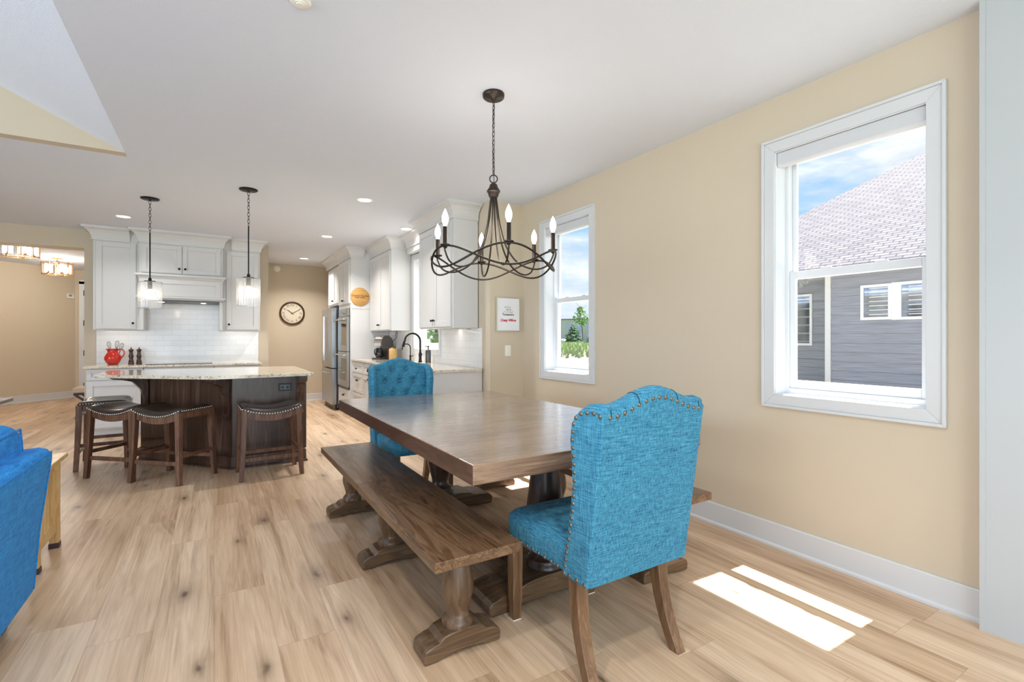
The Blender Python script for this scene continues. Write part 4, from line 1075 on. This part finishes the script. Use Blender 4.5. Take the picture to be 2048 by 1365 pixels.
# pitcher with whisks, pepper mills
px_, py_ = -1.165, 8.42; z0 = .9165
pt = thing('pitcher', 'glossy red ceramic pitcher on the range wall worktop', 'pitcher', (px_, py_, z0))
pt_rot = 0
prof = [(.048, 0), (.056, .004), (.080, .035), (.094, .075), (.092, .105), (.074, .14), (.057, .165), (.054, .18), (.060, .20), (.067, .212)]
inner = [(r-.006, z) for r, z in prof[::-1][:-1]]+[(.02, .01)]
mb = MB().lathe(prof+inner, seg=40)
mb.v = [(x-(max(0, -x)/.06)*.014*max(0, (z-.17)/.04) if x < -.03 and abs(y) < .03 else x, y, z) for x, y, z in mb.v]
mb.build('body', 'red_glaze', pt)
MB().tube(bez([(.058, 0, .195), (.09, 0, .205), (.118, 0, .175), (.116, 0, .13), (.088, 0, .085)], 32), .0085, 10).build('handle', 'red_glaze', pt)
for i, (dx, dy, hh, a) in enumerate(((-.012, .01, .30, -.12), (.018, -.005, .31, .10), (.03, .015, .285, .25))):
    wk = thing('whisk', ['thin wire whisk leaning left in the red pitcher', 'tallest wire whisk standing in the middle of the red pitcher', 'wire whisk leaning right in the red pitcher'][i], 'whisk', (px_+dx, py_+dy, z0+.012), group='whisks in the pitcher')
    R = Matrix.Rotation(a, 3, 'Y')
    MB().tube([R @ Vector((0, 0, 0)), R @ Vector((0, 0, hh-.11))], .0055, 8).build('handle', 'steel_dark', wk)
    for k in range(4):
        c_, s_ = cos(k*pi/4), sin(k*pi/4)
        pts = [R @ Vector((c_*r, s_*r, z)) for r, z in ((.004, hh-.115), (.014, hh-.085), (.023, hh-.045), (.019, hh-.015), (0, hh), (-.019, hh-.015), (-.023, hh-.045), (-.014, hh-.085), (-.004, hh-.115))]
        MB().tube(bez(pts, 32), .0012, 5).build('wire', 'steel_dark', wk)
MP = [(.030, 0), (.033, .006), (.033, .018), (.028, .024), (.031, .032), (.031, .042), (.026, .050), (.022, .07), (.025, .09), (.030, .105), (.026, .125), (.019, .14), (.023, .152), (.021, .160), (.018, .165), (.027, .180), (.029, .192), (.022, .204), (.008, .209)]
for i, x_ in enumerate((-.972, -.885)):
    m_ = thing('pepper_mill', ['dark turned wooden mill next to the red pitcher', 'dark turned wooden mill farther from the red pitcher'][i], 'pepper mill', (x_, 8.44, z0), group='pair of wooden mills')
    MB().lathe(MP[:16], seg=28).build('body', 'mill_wood', m_); MB().lathe(MP[15:], seg=28).build('head', 'mill_wood', m_)
    MB().lathe([(.008, .209), (.010, .214), (.006, .220), (.009, .226), (.002, .232)], seg=16).build('finial', 'nail_metal', m_)

# ------------------------------------------------------------------ island
isl = thing('kitchen_island', 'dark stained wooden kitchen island with angled seating side and corbels', 'kitchen island', (.1, 6.0, 0), world=True)
IB = [(-.66, 6.42), (.15, 5.44), (.80, 5.44), (.80, 6.42)]
part('body', MB().prism(IB, .0, .897), 'island_wood', isl, bevel=.002)
part('base_moulding', MB().sweep([IB[3], IB[2], IB[1], IB[0]][::-1], [(0, .001), (.03, .001), (.03, .016), (.018, .022), (.016, .118), (.008, .128), (0, .128)]), 'island_wood', isl)
def corbel(p, ang, root, D=.26, Hh=.42, wd=.075, flip=1):
    """scrolled bracket: p wall point, ang outward heading"""
    o_ = Vector((cos(ang), sin(ang))); s_ = Vector((-o_.y, o_.x))
    out = [(0, 0), (D*.12, 0), (D*.17, .02*1.6), (D*.10, .06), (D*.09, .14), (D*.17, .24), (D*.38, .325), (D*.68, .352), (D*.90, .362), (D, .385), (D, Hh), (0, Hh)]
    zb = .897-Hh; mb = MB()
    def at(q): return (p[0]+o_.x*q[1]+s_.x*q[0], p[1]+o_.y*q[1]+s_.y*q[0], zb+q[2])
    mb.prism(out, -wd/2, wd/2, 'x', at=at); return part('corbel', mb, 'island_wood', root, bevel=.003)
dn = math.atan2(-.81, -.98)+0
nd = Vector((-.98, -.81)).normalized(); dn = math.atan2(nd.y, nd.x)
ed = (Vector(IB[1])-Vector(IB[0])).normalized()
corbel(Vector(IB[1])-ed*.06, dn, isl, D=.20); corbel(Vector((IB[0]))+ed*.10, pi+.35, isl, D=.33, Hh=.40)
corbel((.755, 5.44), -pi/2, isl, D=.26)
part('end_post', MB().box((.80, 5.45, .13), (.822, 6.40, .86)), 'island_wood', isl, bevel=.002)
ol = part('outlet', MB().box((.555, 5.430, .735), (.680, 5.440, .812)), 'black_plastic', isl, bevel=.002)
part('outlet_face', MB().box((.572, 5.427, .748), (.663, 5.431, .799)), 'steel_dark', ol, bevel=.002)
for x_ in (.594, .640):
    part('socket', MB().lathe([(.015, 0), (.015, .003)], (x_, 5.427, .773), 16, Matrix.Rotation(pi/2, 3, 'X')), 'black_plastic', ol)
IT = [(-.955, 5.90), (0.0, 5.085), (.845, 5.15), (.845, 6.47), (-.955, 6.60)]
tag(MB().prism(IT, .899, .931, 'z').build('island_countertop', 'granite', None, bevel=.005), 'pale speckled granite slab on top of the dark kitchen island', 'countertop')

# ------------------------------------------------------------------ saddle stools
def make_stool():
    t = thing('bar_stool', '', 'stool', (0, 0, 0), group='saddle seat stools around the island')
    HW, HD = .235, .185
    def sad(x): return .585+.050*(x/HW)**2
    # leather pad
    def pad(u, v):
        prof = [(0, .048), (.6, .047), (.85, .040), (.97, .024), (1.0, .008), (1.0, -.004), (.96, -.006), (0, -.006)]
        q = v*(len(prof)-1); i = min(int(q), len(prof)-2); f_ = q-i
        rr = prof[i][0]*(1-f_)+prof[i+1][0]*f_; dz = prof[i][1]*(1-f_)+prof[i+1][1]*f_
        a = 2*pi*u; n_ = 8.0; ca, sa = cos(a), sin(a); den = (abs(ca)**n_+abs(sa)**n_)**(1/n_)
        x = (HW+.012)*rr*ca/den; return (x, (HD+.012)*rr*sa/den, sad(x)+dz)
    MB().grid(pad, 64, 21, wrap_u=True).build('seat', 'leather', t)
    # curved aprons
    for sg in (-1, 1):
        mb = MB(); n_ = 14
        for i in range(n_):
            xa, xb = -HW+.01+(2*HW-.02)*i/n_, -HW+.01+(2*HW-.02)*(i+1)/n_
            y0, y1 = sg*(HD-.002), sg*(HD-.026)
            mb.hexa([(xa, y0, sad(xa)-.066), (xb, y0, sad(xb)-.066), (xb, y1, sad(xb)-.066), (xa, y1, sad(xa)-.066), (xa, y0, sad(xa)-.005), (xb, y0, sad(xb)-.005), (xb, y1, sad(xb)-.005), (xa, y1, sad(xa)-.005)])
        mb.build('apron', 'stool_wood', t)
        MB().box((sg*(HW-.006), -HD+.02, sad(HW)-.066), (sg*(HW-.03), HD-.02, sad(HW)-.004)).build('apron', 'stool_wood', t)
    for sx in (-1, 1):
        for sy in (-1, 1):
            def L(u):  # u 0 top, 1 floor: outward splay with a slight sabre sweep
                z = .625*(1-u); x = sx*(HW-.012+.016*u+.010*u*u); y = sy*(HD-.012+.010*u+.012*u*u); h = .0235-.005*u
                return [(x-h, y-h, z), (x+h, y-h, z), (x+h, y+h, z), (x-h, y+h, z)]
            v_ = [p for i in range(7) for p in L(i/6)]; f_ = [(0, 1, 2, 3), (27, 26, 25, 24)]
            for i in range(6):
                for j in range(4): f_.append((i*4+j, i*4+(j+1) % 4, (i+1)*4+(j+1) % 4, (i+1)*4+j))
            MB().add(v_, f_).build('leg', 'stool_wood', t, bevel=.003)
    for sg in (-1, 1):
        MB().box((-HW+.008, sg*(HD+.002), .165), (HW-.008, sg*(HD-.020), .200)).build('stretcher', 'stool_wood', t, bevel=.003)
        MB().box((sg*(HW+.006), -HD+.005, .225), (sg*(HW-.016), HD-.005, .258)).build('stretcher', 'stool_wood', t, bevel=.003)
    nm = MB()
    def dome(c, nrm):
        M = Vector(nrm).to_track_quat('Z', 'Y').to_matrix()
        nm.lathe([(.0066, 0), (.0056, .003), (.003, .005), (.0004, .0056)], c, 8, M)
    for i in range(23):
        x = -HW-.004+(2*HW+.008)*i/22
        for sg in (-1, 1): dome((x, sg*(HD+.0115), sad(x)+.001), (0, sg, 0))
    for i in range(1, 17):
        y = -HD+2*HD*i/17
        for sg in (-1, 1): dome((sg*(HW+.0115), y, sad(HW)+.003), (sg, 0, 0))
    nm.build('nailhead_trim', 'silver_nail', t)
    return t
st = make_stool()
for i, (x, y, a, lb) in enumerate(((-.31, 5.372, -42, 'black leather stool in front of the island, second from the right'),
        (-.672, 5.752, -42, 'brown leather saddle stool, second from the left at the island'),
        (-.935, 6.36, -88, 'leftmost saddle stool, turned end on at the left end of the island'),
        (.447, 5.105, 2, 'saddle stool standing alone under the outlet at the right of the island'))):
    s_ = st if i == 0 else copy_tree(st)
    s_.location = (x, y, 0); s_.rotation_euler = (0, 0, radians(a)); s_['label'] = lb

# ------------------------------------------------------------------ sink wall: near and middle uppers
XF = 2.20
def upper(y0, y1, label):
    t = thing('upper_cabinet', label, 'cabinet', (KX, (y0+y1)/2, 1.385), world=True, group='white shaker wall cabinets')
    part('body', MB().box((XF, y0, 1.385), (KX-.011, y1, 2.738)), 'cabinet_paint', t, bevel=.002)
    ym = (y0+y1)/2
    a = shaker(FX(XF), y0+.03, ym-.002, 1.40, 2.555, t); knob(FX(XF), ym-.03, 1.475, a)
    a = shaker(FX(XF), ym+.002, y1-.03, 1.40, 2.555, t); knob(FX(XF), ym+.03, 1.475, a)
    return t
t = upper(4.80, 5.80, 'large white wall cabinet on the near side of the sink window, above the empty worktop')
crown([(KX-.011, 5.80), (XF, 5.80), (XF, 4.80), (KX-.011, 4.80)], t)
t = upper(6.95, 8.035, 'white wall cabinet beyond the sink window, above the coffee maker')
crown([(XF, 8.035), (XF, 6.95), (KX-.011, 6.95)], t)
t = thing('window_valance', 'white crown topped board above the sink window between two wall cabinets', 'valance', (KX, 6.37, 2.5), world=True)
part('board', MB().box((2.40, 5.91, 2.50), (KX-.011, 6.84, 2.738)), 'cabinet_paint', t)
part('crown_moulding', MB().sweep([(2.40, 6.84), (2.40, 5.91)], CROWN), 'cabinet_paint', t)
struct('trim_3', MB().box((KX-.010, 4.72, .94), (KX, 5.826, 1.384)).box((KX-.010, 5.826, .94), (KX, 6.91, 1.04)).box((KX-.010, 6.91, .94), (KX, 8.03, 1.384)), 'subway_tile')
t = thing('under_cabinet_light', 'slim light bar under the near wall cabinet by the sink window', 'light', (2.42, 5.2, 1.385), world=True)
part('bar', MB().box((2.40, 4.95, 1.371), (2.45, 5.55, 1.384)), 'plastic_white', t)
area('under_cabinet_beam', (2.42, 5.25, 1.366), .05, (.2, 0, -1), .35, (1, .93, .84), .5)
CT = .94
XB = 1.92
for (a, b, lay, lb) in ((7.39, 8.03, 'drawers', 'white drawer base cabinet beside the oven tower'), (6.70, 7.385, 'pull_door', 'white base cabinet with drawer and cup pull door, second from the ovens'),
                        (5.75, 6.695, 'door', 'white sink base cabinet behind the far blue chair'), (4.70, 5.745, 'door', 'white base cabinet whose plain end panel faces the dining table')):
    t = thing('base_cabinet', lb, 'cabinet', (2.2, (a+b)/2, 0), world=True, group='white base cabinets on the sink wall')
    part('body', MB().box((XB, a, .105), (KX-.011, b, CT-.031)), 'cabinet_paint', t)
    part('toe_kick', MB().box((XB+.07, a, 0), (KX-.011, b, .105)), 'cabinet_paint', t)
    base_unit(FX(XB), a, b, t, lay, ztop_=CT-.03)
tag(MB().box((1.885, 4.675, CT-.030), (KX-.012, 8.027, CT)).build('countertop', 'granite', None, bevel=.004), 'granite worktop along the sink wall beside the oven tower', 'countertop')

# ------------------------------------------------------------------ oven tower and refrigerator bay
XT = 1.88
tw = thing('oven_tower', 'tall white cabinet holding the double oven, round wooden sign on its side', 'cabinet', (2.2, 8.45, 0), world=True)
mb = MB(); mb.box((XT, 8.04, .105), (KX-.011, 8.10, 2.738)); mb.box((XT, 8.82, 0), (KX-.011, 8.90, 2.738)); mb.box((XT, 8.10, 1.765), (KX-.011, 8.82, 2.738)); mb.box((XT, 8.10, .105), (KX-.011, 8.82, .43)); mb.box((1.95, 8.04, 0), (KX-.011, 8.82, .105))
part('body', mb, 'cabinet_paint', tw, bevel=.002)
part('side_moulding', MB().box((XT+.01, 8.034, 1.752), (2.2, 8.041, 1.766)), 'cabinet_paint', tw)
a = shaker(FX(XT), 8.09, 8.468, 1.84, 2.555, tw); knob(FX(XT), 8.44, 1.90, a)
a = shaker(FX(XT), 8.472, 8.85, 1.84, 2.555, tw); knob(FX(XT), 8.50, 1.90, a)
a = shaker(FX(XT), 8.09, 8.85, .13, .42, tw, 'drawer', .05); cup_pull(FX(XT), 8.47, .31, a)
crown([(XT, 8.90), (XT, 8.04), (XF-.112, 8.04)], tw)
ov = thing('double_oven', 'stainless double wall oven built into the white tower', 'oven', (2.1, 8.46, .43), world=True)
y0, y1 = 8.115, 8.805
part('body', MB().box((1.875, y0, .432), (2.35, y1, 1.762)), 'steel_dark', ov)
Fo = FX(1.875)
part('control_panel', hb(MB(), Fo, y0, y1, 0, .02, 1.64, 1.755), 'steel', ov, bevel=.003)
part('display', hb(MB(), Fo, y0+.12, y1-.12, .02, .023, 1.665, 1.73), 'black_glass', ov)
for z0_, z1_ in ((1.055, 1.628), (.47, 1.043)):
    m_ = MB(); hb(m_, Fo, y0, y1, 0, .035, z0_, z0_+.10); hb(m_, Fo, y0, y1, 0, .035, z1_-.11, z1_); hb(m_, Fo, y0, y0+.07, 0, .035, z0_+.10, z1_-.11); hb(m_, Fo, y1-.07, y1, 0, .035, z0_+.10, z1_-.11)
    dd = part('oven_door', m_, 'steel', ov, bevel=.003)
    part('oven_window', hb(MB(), Fo, y0+.07, y1-.07, .0, .03, z0_+.10, z1_-.11), 'black_glass', dd)
    hz = z1_-.045
    m_ = MB(); m_.tube([Fo(y0+.02, .085, hz), Fo(y1-.02, .085, hz)], .013, 12)
    for yy in (y0+.05, y1-.05): m_.tube([Fo(yy, .03, hz), Fo(yy, .085, hz)], .010, 10)
    part('handle', m_, 'chrome', dd)
part('vent_trim', hb(MB(), Fo, y0, y1, 0, .02, .435, .462), 'steel_dark', ov)
# refrigerator
fb = thing('refrigerator_surround', 'white cabinet with two doors above the steel refrigerator', 'cabinet', (2.1, 9.4, 1.86), world=True)
part('body', MB().box((1.90, 8.905, 1.87), (KX-.011, 9.86, 2.738)), 'cabinet_paint', fb, bevel=.002)
part('side_panel', MB().box((1.90, 9.86, 0), (KX-.011, 9.90, 2.738)), 'cabinet_paint', fb)
a = shaker(FX(1.90), 8.93, 9.378, 1.90, 2.555, fb); knob(FX(1.90), 9.35, 1.955, a)
a = shaker(FX(1.90), 9.382, 9.84, 1.90, 2.555, fb); knob(FX(1.90), 9.41, 1.955, a)
crown([(KX-.011, 9.90), (1.87, 9.90), (1.87, 8.905)], fb)
rf = thing('refrigerator', 'stainless steel refrigerator with two upper doors and a lower freezer drawer', 'refrigerator', (2.1, 9.38, 0), world=True)
y0, y1 = 8.925, 9.845
part('body', MB().box((1.85, y0, .03), (KX-.02, y1, 1.79)), 'steel_dark', rf)
Ff = FX(1.85)
for a, b, hy in ((y0, 9.383, 9.345), (9.388, y1, 9.426)):
    dd = part('refrigerator_door', hb(MB(), Ff, a, b, .004, .085, .745, 1.81), 'steel', rf, bevel=.006)
    m_ = MB(); m_.tube([Ff(hy, .135, .86), Ff(hy, .135, 1.67)], .012, 12)
    for zz in (.89, 1.64): m_.tube([Ff(hy, .08, zz), Ff(hy, .135, zz)], .010, 10)
    part('handle', m_, 'chrome', dd)
dd = part('freezer_drawer', hb(MB(), Ff, y0, y1, .004, .085, .10, .728), 'steel', rf, bevel=.006)
m_ = MB(); m_.tube([Ff(y0+.06, .14, .66), Ff(y1-.06, .14, .66)], .012, 12)
for yy in (y0+.1, y1-.1): m_.tube([Ff(yy, .08, .66), Ff(yy, .14, .66)], .010, 10)
part('handle', m_, 'chrome', dd)
part('toe_grille', hb(MB(), Ff, y0+.01, y1-.01, .0, .03, 0, .09), 'black_plastic', rf)

# round wooden sign on the tower's side
sg = thing('round_sign', 'round wooden sign with brown script fixed to the side of the oven tower', 'sign', (2.024, 8.039, 1.945))
MB().lathe([(.15, 0), (.15, .010), (.146, .013)], seg=56, M=Matrix.Rotation(pi/2, 3, 'X')).build('board', 'sign_wood', sg)
bd_ = sg.children[0]
def sgm(x, z): return frame_M((x, -.0138, z), (1, 0, 0), (0, 0, 1))
text_mesh('lettering', 'Country Kitchen', .040, 'text_brown', bd_, sgm(0, .016), shear=.3, bold=.0006)
scribble(-.075, -.01, -.016, .003, 'text_brown', .0028, 20, 5, bd_); 
for i in range(12):
    pass
MB().box((-.080, -.0142, -.020), (-.012, -.013, -.010)).box((.002, -.0142, -.021), (.078, -.013, -.009)).build('lettering', 'text_brown', bd_)

# ------------------------------------------------------------------ worktop things on the sink wall
cm = thing('coffee_maker', 'steel and black drip coffee maker with glass carafe on the sink wall worktop', 'coffee maker', (2.28, 7.66, CT+.001), radians(-68))
arc = [(.14, 0), (.14, .24)]+[(.02+.12*cos(t_), .24+.135*sin(t_)) for t_ in [pi*k/14 for k in range(0, 15)]]+[(-.10, .215), (.03, .205), (.03, .024), (-.10, .024), (-.10, 0)]
MB().prism(arc, -.10, .10, 'x').build('body', 'taupe_plastic', cm, bevel=.006)
arc2 = [(.02+.1215*cos(t_), .24+.1365*sin(t_)) for t_ in [pi*(.42+.58*k/12) for k in range(13)]]+[(-.1015, .212)]
arc2 = arc2+[(y+.006, z-.003) for y, z in arc2[::-1]]
MB().prism(arc2, -.088, .088, 'x').build('front_shell', 'chrome', cm)
MB().box((-.102, -.126, 0), (.102, .142, .022)).build('base', 'steel_dark', cm, bevel=.004)
cf = MB().lathe([(.05, .026), (.066, .045), (.070, .09), (.062, .135), (.046, .168), (.048, .18)], (0, -.055, 0), 28, caps=True); cf = cf.build('carafe', 'black_glass', cm)
MB().tube(bez([(0, -.10, .165), (0, -.145, .15), (0, -.148, .09), (0, -.118, .06)], 24), .008, 8).build('carafe_handle', 'black_plastic', cf)
rc = tag(MB().box((2.30, 7.44, CT+.001), (2.42, 7.51, CT+.17)).build('dark_canister', 'brown_plastic', None, bevel=.008), 'dark brown box beside the coffee maker', 'canister')
cn = thing('ceramic_canister', 'tan glazed crock with lid beside the coffee maker', 'canister', (2.35, 7.33, CT+.001))
MB().lathe([(.058, 0), (.064, .006), (.065, .15), (.060, .168), (.048, .176)], seg=36).build('body', 'canister_glaze', cn)
MB().lathe([(.050, .176), (.046, .186), (.02, .194), (.010, .20), (.016, .212), (.010, .22), (.001, .222)], seg=28).build('lid', 'leg_wood', cn)
cord = tag(MB().tube(bez([(2.42, 7.45, 1.30), (2.44, 7.44, 1.385)], 8), .004, 6).tube(bez([(2.38, 7.50, 1.20), (2.44, 7.45, 1.28), (2.45, 7.44, 1.375)], 20), .004, 6).build('power_cord', 'black_plastic', None), 'thin dark power cord hanging from the cabinet above the coffee maker', 'cord')
fc = thing('kitchen_faucet', 'tall black gooseneck pull down faucet in front of the sink window', 'faucet', (2.40, 6.31, CT+.001))
MB().lathe([(.027, 0), (.028, .006), (.022, .02), (.020, .07), (.023, .09), (.021, .12), (.0145, .14), (.0135, .16)], seg=24).build('base', 'black_metal', fc)
pts = [(0, 0, .15), (0, 0, .26)]+[(-.11+.11*cos(a), 0, .285+.11*sin(a)) for a in [pi*k/12 for k in range(0, 11)]]+[(-.222, 0, .28)]
MB().tube(bez(pts, 90), .013, 14).build('spout', 'black_metal', fc)
MB().tube([(-.221, 0, .292), (-.235, 0, .24), (-.240, 0, .215)], [.015, .018, .021], 16).build('spray_head', 'black_metal', fc)
MB().tube([(0, -.02, .105), (0, -.07, .115)], [.009, .006], 10).tube([(0, .02, .105), (0, .05, .11)], [.009, .006], 10).build('lever', 'black_metal', fc)
f2 = thing('filter_faucet', 'small black gooseneck tap behind the large kitchen faucet', 'faucet', (2.40, 6.70, CT+.001))
MB().lathe([(.021, 0), (.021, .006), (.013, .02), (.012, .06), (.016, .075), (.010, .09)], seg=20).build('base', 'black_metal', f2)
pts = [(0, 0, .08), (0, 0, .17)]+[(-.058+.058*cos(a), 0, .19+.058*sin(a)) for a in [pi*k/10 for k in range(0, 10)]]+[(-.122, 0, .165)]
MB().tube(bez(pts, 80), .0075, 12).build('spout', 'black_metal', f2)
MB().tube([(0, 0, .065), (.03, -.03, .085)], .005, 8).build('lever', 'black_metal', f2)
sp = thing('soap_dispenser', 'dark cylindrical soap pump bottle beside the faucet', 'soap dispenser', (2.40, 6.02, CT+.001))
MB().lathe([(.034, 0), (.036, .004), (.036, .165), (.030, .175), (.012, .178)], seg=28).build('bottle', 'steel_dark', sp)
MB().lathe([(.008, .178), (.008, .215), (.012, .218), (.012, .228), (.002, .230)], seg=14).tube([(0, 0, .223), (-.045, 0, .221)], .004, 8).build('pump', 'black_metal', sp)
snk = thing('kitchen_sink', 'steel sink set in the worktop behind the far blue chair', 'sink', (2.15, 6.35, CT), world=True)
part('rim', MB().sweep([(2.00, 6.0), (2.00, 6.7), (2.34, 6.7), (2.34, 6.0)], [(0, CT), (.012, CT), (.012, CT+.003), (0, CT+.003)], closed=True), 'steel', snk)
part('basin', MB().box((2.00, 6.0, CT+.0005), (2.34, 6.7, CT+.0015)), 'steel_dark', snk)

# ------------------------------------------------------------------ entry: flush lights and X bench
def make_flush(x, y, label):
    t = thing('ceiling_fixture', label, 'ceiling light', (x, y, CZ), world=True, group='bronze caged ceiling lights in the entry')
    part('canopy', MB().lathe([(.075, CZ), (.075, CZ-.02), (.01, CZ-.024), (.009, CZ-.08)], (x, y, 0), 28), 'brass_metal', t)
    R = .215; zt, zb = 2.64, 2.44
    for zz in (zt, zb):
        m_ = MB(); m_.tube([(x+R*cos(a), y+R*sin(a), zz) for a in [2*pi*k/48 for k in range(48)]], .0055, 6, closed=True)
        m_.box((x-R, y-.005, zz-.004), (x+R, y+.005, zz+.004)); m_.box((x-.005, y-R, zz-.004), (x+.005, y+R, zz+.004)); part('hoop', m_, 'brass_metal', t)
    for k in range(10):
        a = 2*pi*k/10; m_ = MB(); m_.box((x+R*cos(a)-.005, y+R*sin(a)-.005, zb), (x+R*cos(a)+.005, y+R*sin(a)+.005, zt+.02)); part('upright', m_, 'brass_metal', t)
    for k in range(5):
        a = 2*pi*k/5+.3; cx, cy = x+R*.68*cos(a), y+R*.68*sin(a)
        g_ = part('glass_shade', MB().lathe([(.052, zb+.02), (.052, zt-.02)], (cx, cy, 0), 24, caps=False), 'ribbed_glass', t)
        part('socket', MB().lathe([(.02, zb+.01), (.02, zb+.05)], (cx, cy, 0), 14), 'brass_metal', g_)
        part('bulb', MB().lathe([(.012, zb+.05), (.024, zb+.085), (.022, zb+.115), (.002, zb+.14)], (cx, cy, 0), 14), 'bulb_glow', g_)
    lamp('fixture_light', (x, y, 2.53), 50, r=.2)
make_flush(-2.37, 9.60, 'bronze caged flush light partly hidden by the opening header, nearer one')
make_flush(-2.45, 11.95, 'smaller looking bronze caged flush light deeper in the entry, fully visible')
xb = thing('x_leg_bench', 'cream cushioned bench with crossed dark legs just inside the entry', 'bench', (-1.72, 10.35, 0), world=True)
part('cushion', MB().box((-1.90, 10.15, .40), (-1.47, 10.55, .485)), 'cushion_cream', xb, bevel=.02, seg=3)
part('seat_frame', MB().box((-1.895, 10.16, .365), (-1.475, 10.54, .40)), 'purple_brown', xb, bevel=.004)
for yy in (10.17, 10.51):
    for s0, s1 in ((-1.87, -1.46), (-1.46, -1.87)):
        m_ = MB(); h = .022; m_.hexa([(s1-h, yy, 0), (s1+h, yy, 0), (s1+h, yy+.03, 0), (s1-h, yy+.03, 0), (s0-h, yy, .366), (s0+h, yy, .366), (s0+h, yy+.03, .366), (s0-h, yy+.03, .366)]); part('leg', m_, 'purple_brown', xb)

# ------------------------------------------------------------------ living room pieces at the left edge
sf = thing('sofa', 'bright blue upholstered sofa seen from behind at the left edge', 'sofa', (-1.1, 2.2, 0), world=True)
SY0, SY1 = .75, 3.08
def sback(u, v):
    pass
mb = MB(); prof = [(-.735, .085), (-.712, .10), (-.690, .40), (-.652, .70), (-.648, .735), (-.662, .757), (-.690, .765), (-.74, .762), (-.775, .74), (-.79, .70), (-.84, .30), (-.84, .085)]
ys_ = [SY0, SY0+.012, SY0+.04, SY0+.6, SY0+1.2, SY1-.05, SY1-.015, SY1]
rows = []
for y in ys_:
    e = 0
    if y in (SY0, SY1): e = .012
    rows.append([(x+(-e if x > -.72 else (e if x < -.76 else 0)), y, z-(e*.8 if z > .7 else 0)) for x, z in prof])
m_ = len(prof); v_ = [p for r in rows for p in r]
f_ = [(i*m_+j, (i+1)*m_+j, (i+1)*m_+(j+1) % m_, i*m_+(j+1) % m_) for i in range(len(rows)-1) for j in range(m_)]+[tuple(range(m_)), tuple((len(rows)-1)*m_+j for j in range(m_))[::-1]]
mb.add(v_, f_, True); part('back_frame', mb, 'sofa_fabric', sf, bevel=.012, seg=3)
part('welt', MB().tube([(-.648, SY0+.02, .742), (-.648, SY1-.02, .742), (-.652, SY1-.004, .70), (-.69, SY1-.003, .40), (-.712, SY1-.003, .11)], .0035, 6), 'sofa_fabric', sf)
part('seat_base', MB().box((-1.62, SY0+.02, .085), (-.84, SY1-.02, .30)), 'sofa_fabric', sf, bevel=.02)
for (a, b) in ((SY0+.2, 1.90), (1.91, SY1-.2)):
    part('seat_cushion', MB().box((-1.63, a, .30), (-.92, b, .45)), 'sofa_fabric', sf, bevel=.04, seg=4)
for yy in (SY0, SY1-.19):
    part('arm', MB().box((-1.62, yy, .085), (-.82, yy+.19, .60)), 'sofa_fabric', sf, bevel=.035, seg=4)
for (a, b) in ((SY0+.06, 1.88), (1.90, SY1-.06)):
    mb = MB().prism([(-.735, .50), (-.725, .70), (-.735, .84), (-.77, .885), (-.84, .895), (-.90, .87), (-.97, .70), (-1.02, .46), (-.80, .45)], a, b, 'y')
    bc = part('back_cushion', mb, 'sofa_fabric', sf, bevel=.03, seg=4)
    part('welt', MB().tube([(-.740, a+.01, .862), (-.740, b-.01, .862), (-.732, b-.002, .72)], .004, 6), 'sofa_fabric', bc)
for x_ in (-.80, -1.55):
    for yy in (SY0+.12, SY1-.14): part('foot', MB().hexa([(x_-.028, yy-.028, 0), (x_+.028, yy-.028, 0), (x_+.028, yy+.028, 0), (x_-.028, yy+.028, 0), (x_-.036, yy-.036, .09), (x_+.036, yy-.036, .09), (x_+.036, yy+.036, .09), (x_-.036, yy+.036, .09)]), 'purple_brown', sf)
et = thing('end_table', 'light pine slatted end table behind the blue sofa', 'side table', (-1.05, 3.8, 0), world=True)
part('top', MB().box((-1.34, 3.52, .535), (-.775, 4.03, .560)), 'pine_wood', et, bevel=.004)
for x_ in (-1.30, -.825):
    for yy in (3.58, 3.97):
        lg_ = part('leg', MB().box((x_-.022, yy-.022, .03), (x_+.022, yy+.022, .535)), 'pine_wood', et, bevel=.003)
        part('foot_pad', MB().box((x_-.024, yy-.024, 0), (x_+.024, yy+.024, .03)), 'purple_brown', lg_)
for x_ in (-1.30, -.825):
    part('rail', MB().box((x_-.012, 3.60, .10), (x_+.012, 3.95, .16)), 'pine_wood', et); part('rail', MB().box((x_-.012, 3.60, .475), (x_+.012, 3.95, .535)), 'pine_wood', et)
    for k in range(5): yy = 3.635+.07*k; part('slat', MB().box((x_-.006, yy-.022, .16), (x_+.006, yy+.022, .475)), 'pine_wood', et)
part('rail', MB().box((-1.28, 3.958, .475), (-.845, 3.982, .535)), 'pine_wood', et); part('lower_shelf', MB().box((-1.28, 3.60, .13), (-.84, 3.95, .148)), 'pine_wood', et)
mt = thing('console_table', 'grey brown table corner holding magazines at the left edge', 'table', (-1.9, 5.45, 0), world=True)
part('top', MB().box((-2.35, 4.95, .722), (-1.50, 5.92, .750)), 'table_grey', mt, bevel=.003)
for x_ in (-2.25, -1.75):
    for yy in (5.08, 5.70): part('leg', MB().box((x_-.025, yy-.025, 0), (x_+.025, yy+.025, .722)), 'table_grey', mt)
for i, (dx, z_, dy) in enumerate(((0, .751, 0), (.02, .763, -.04), (-.03, .775, -.06))):
    b_ = thing('magazine', ['lowest magazine of the pile on the grey brown table', 'middle magazine of the pile on the grey brown table', 'top magazine of the pile on the grey brown table'][i], 'magazine', (-1.72+dx, 5.66+dy, z_), radians((4, -9, 12)[i]), group='magazines on the grey brown table')
    MB().box((-.14, -.18, 0), (.14, .18, .011)).build('pages', 'paper', b_); MB().box((-.142, -.182, .0112), (.142, .182, .0118)).build('cover', 'magazine', b_)
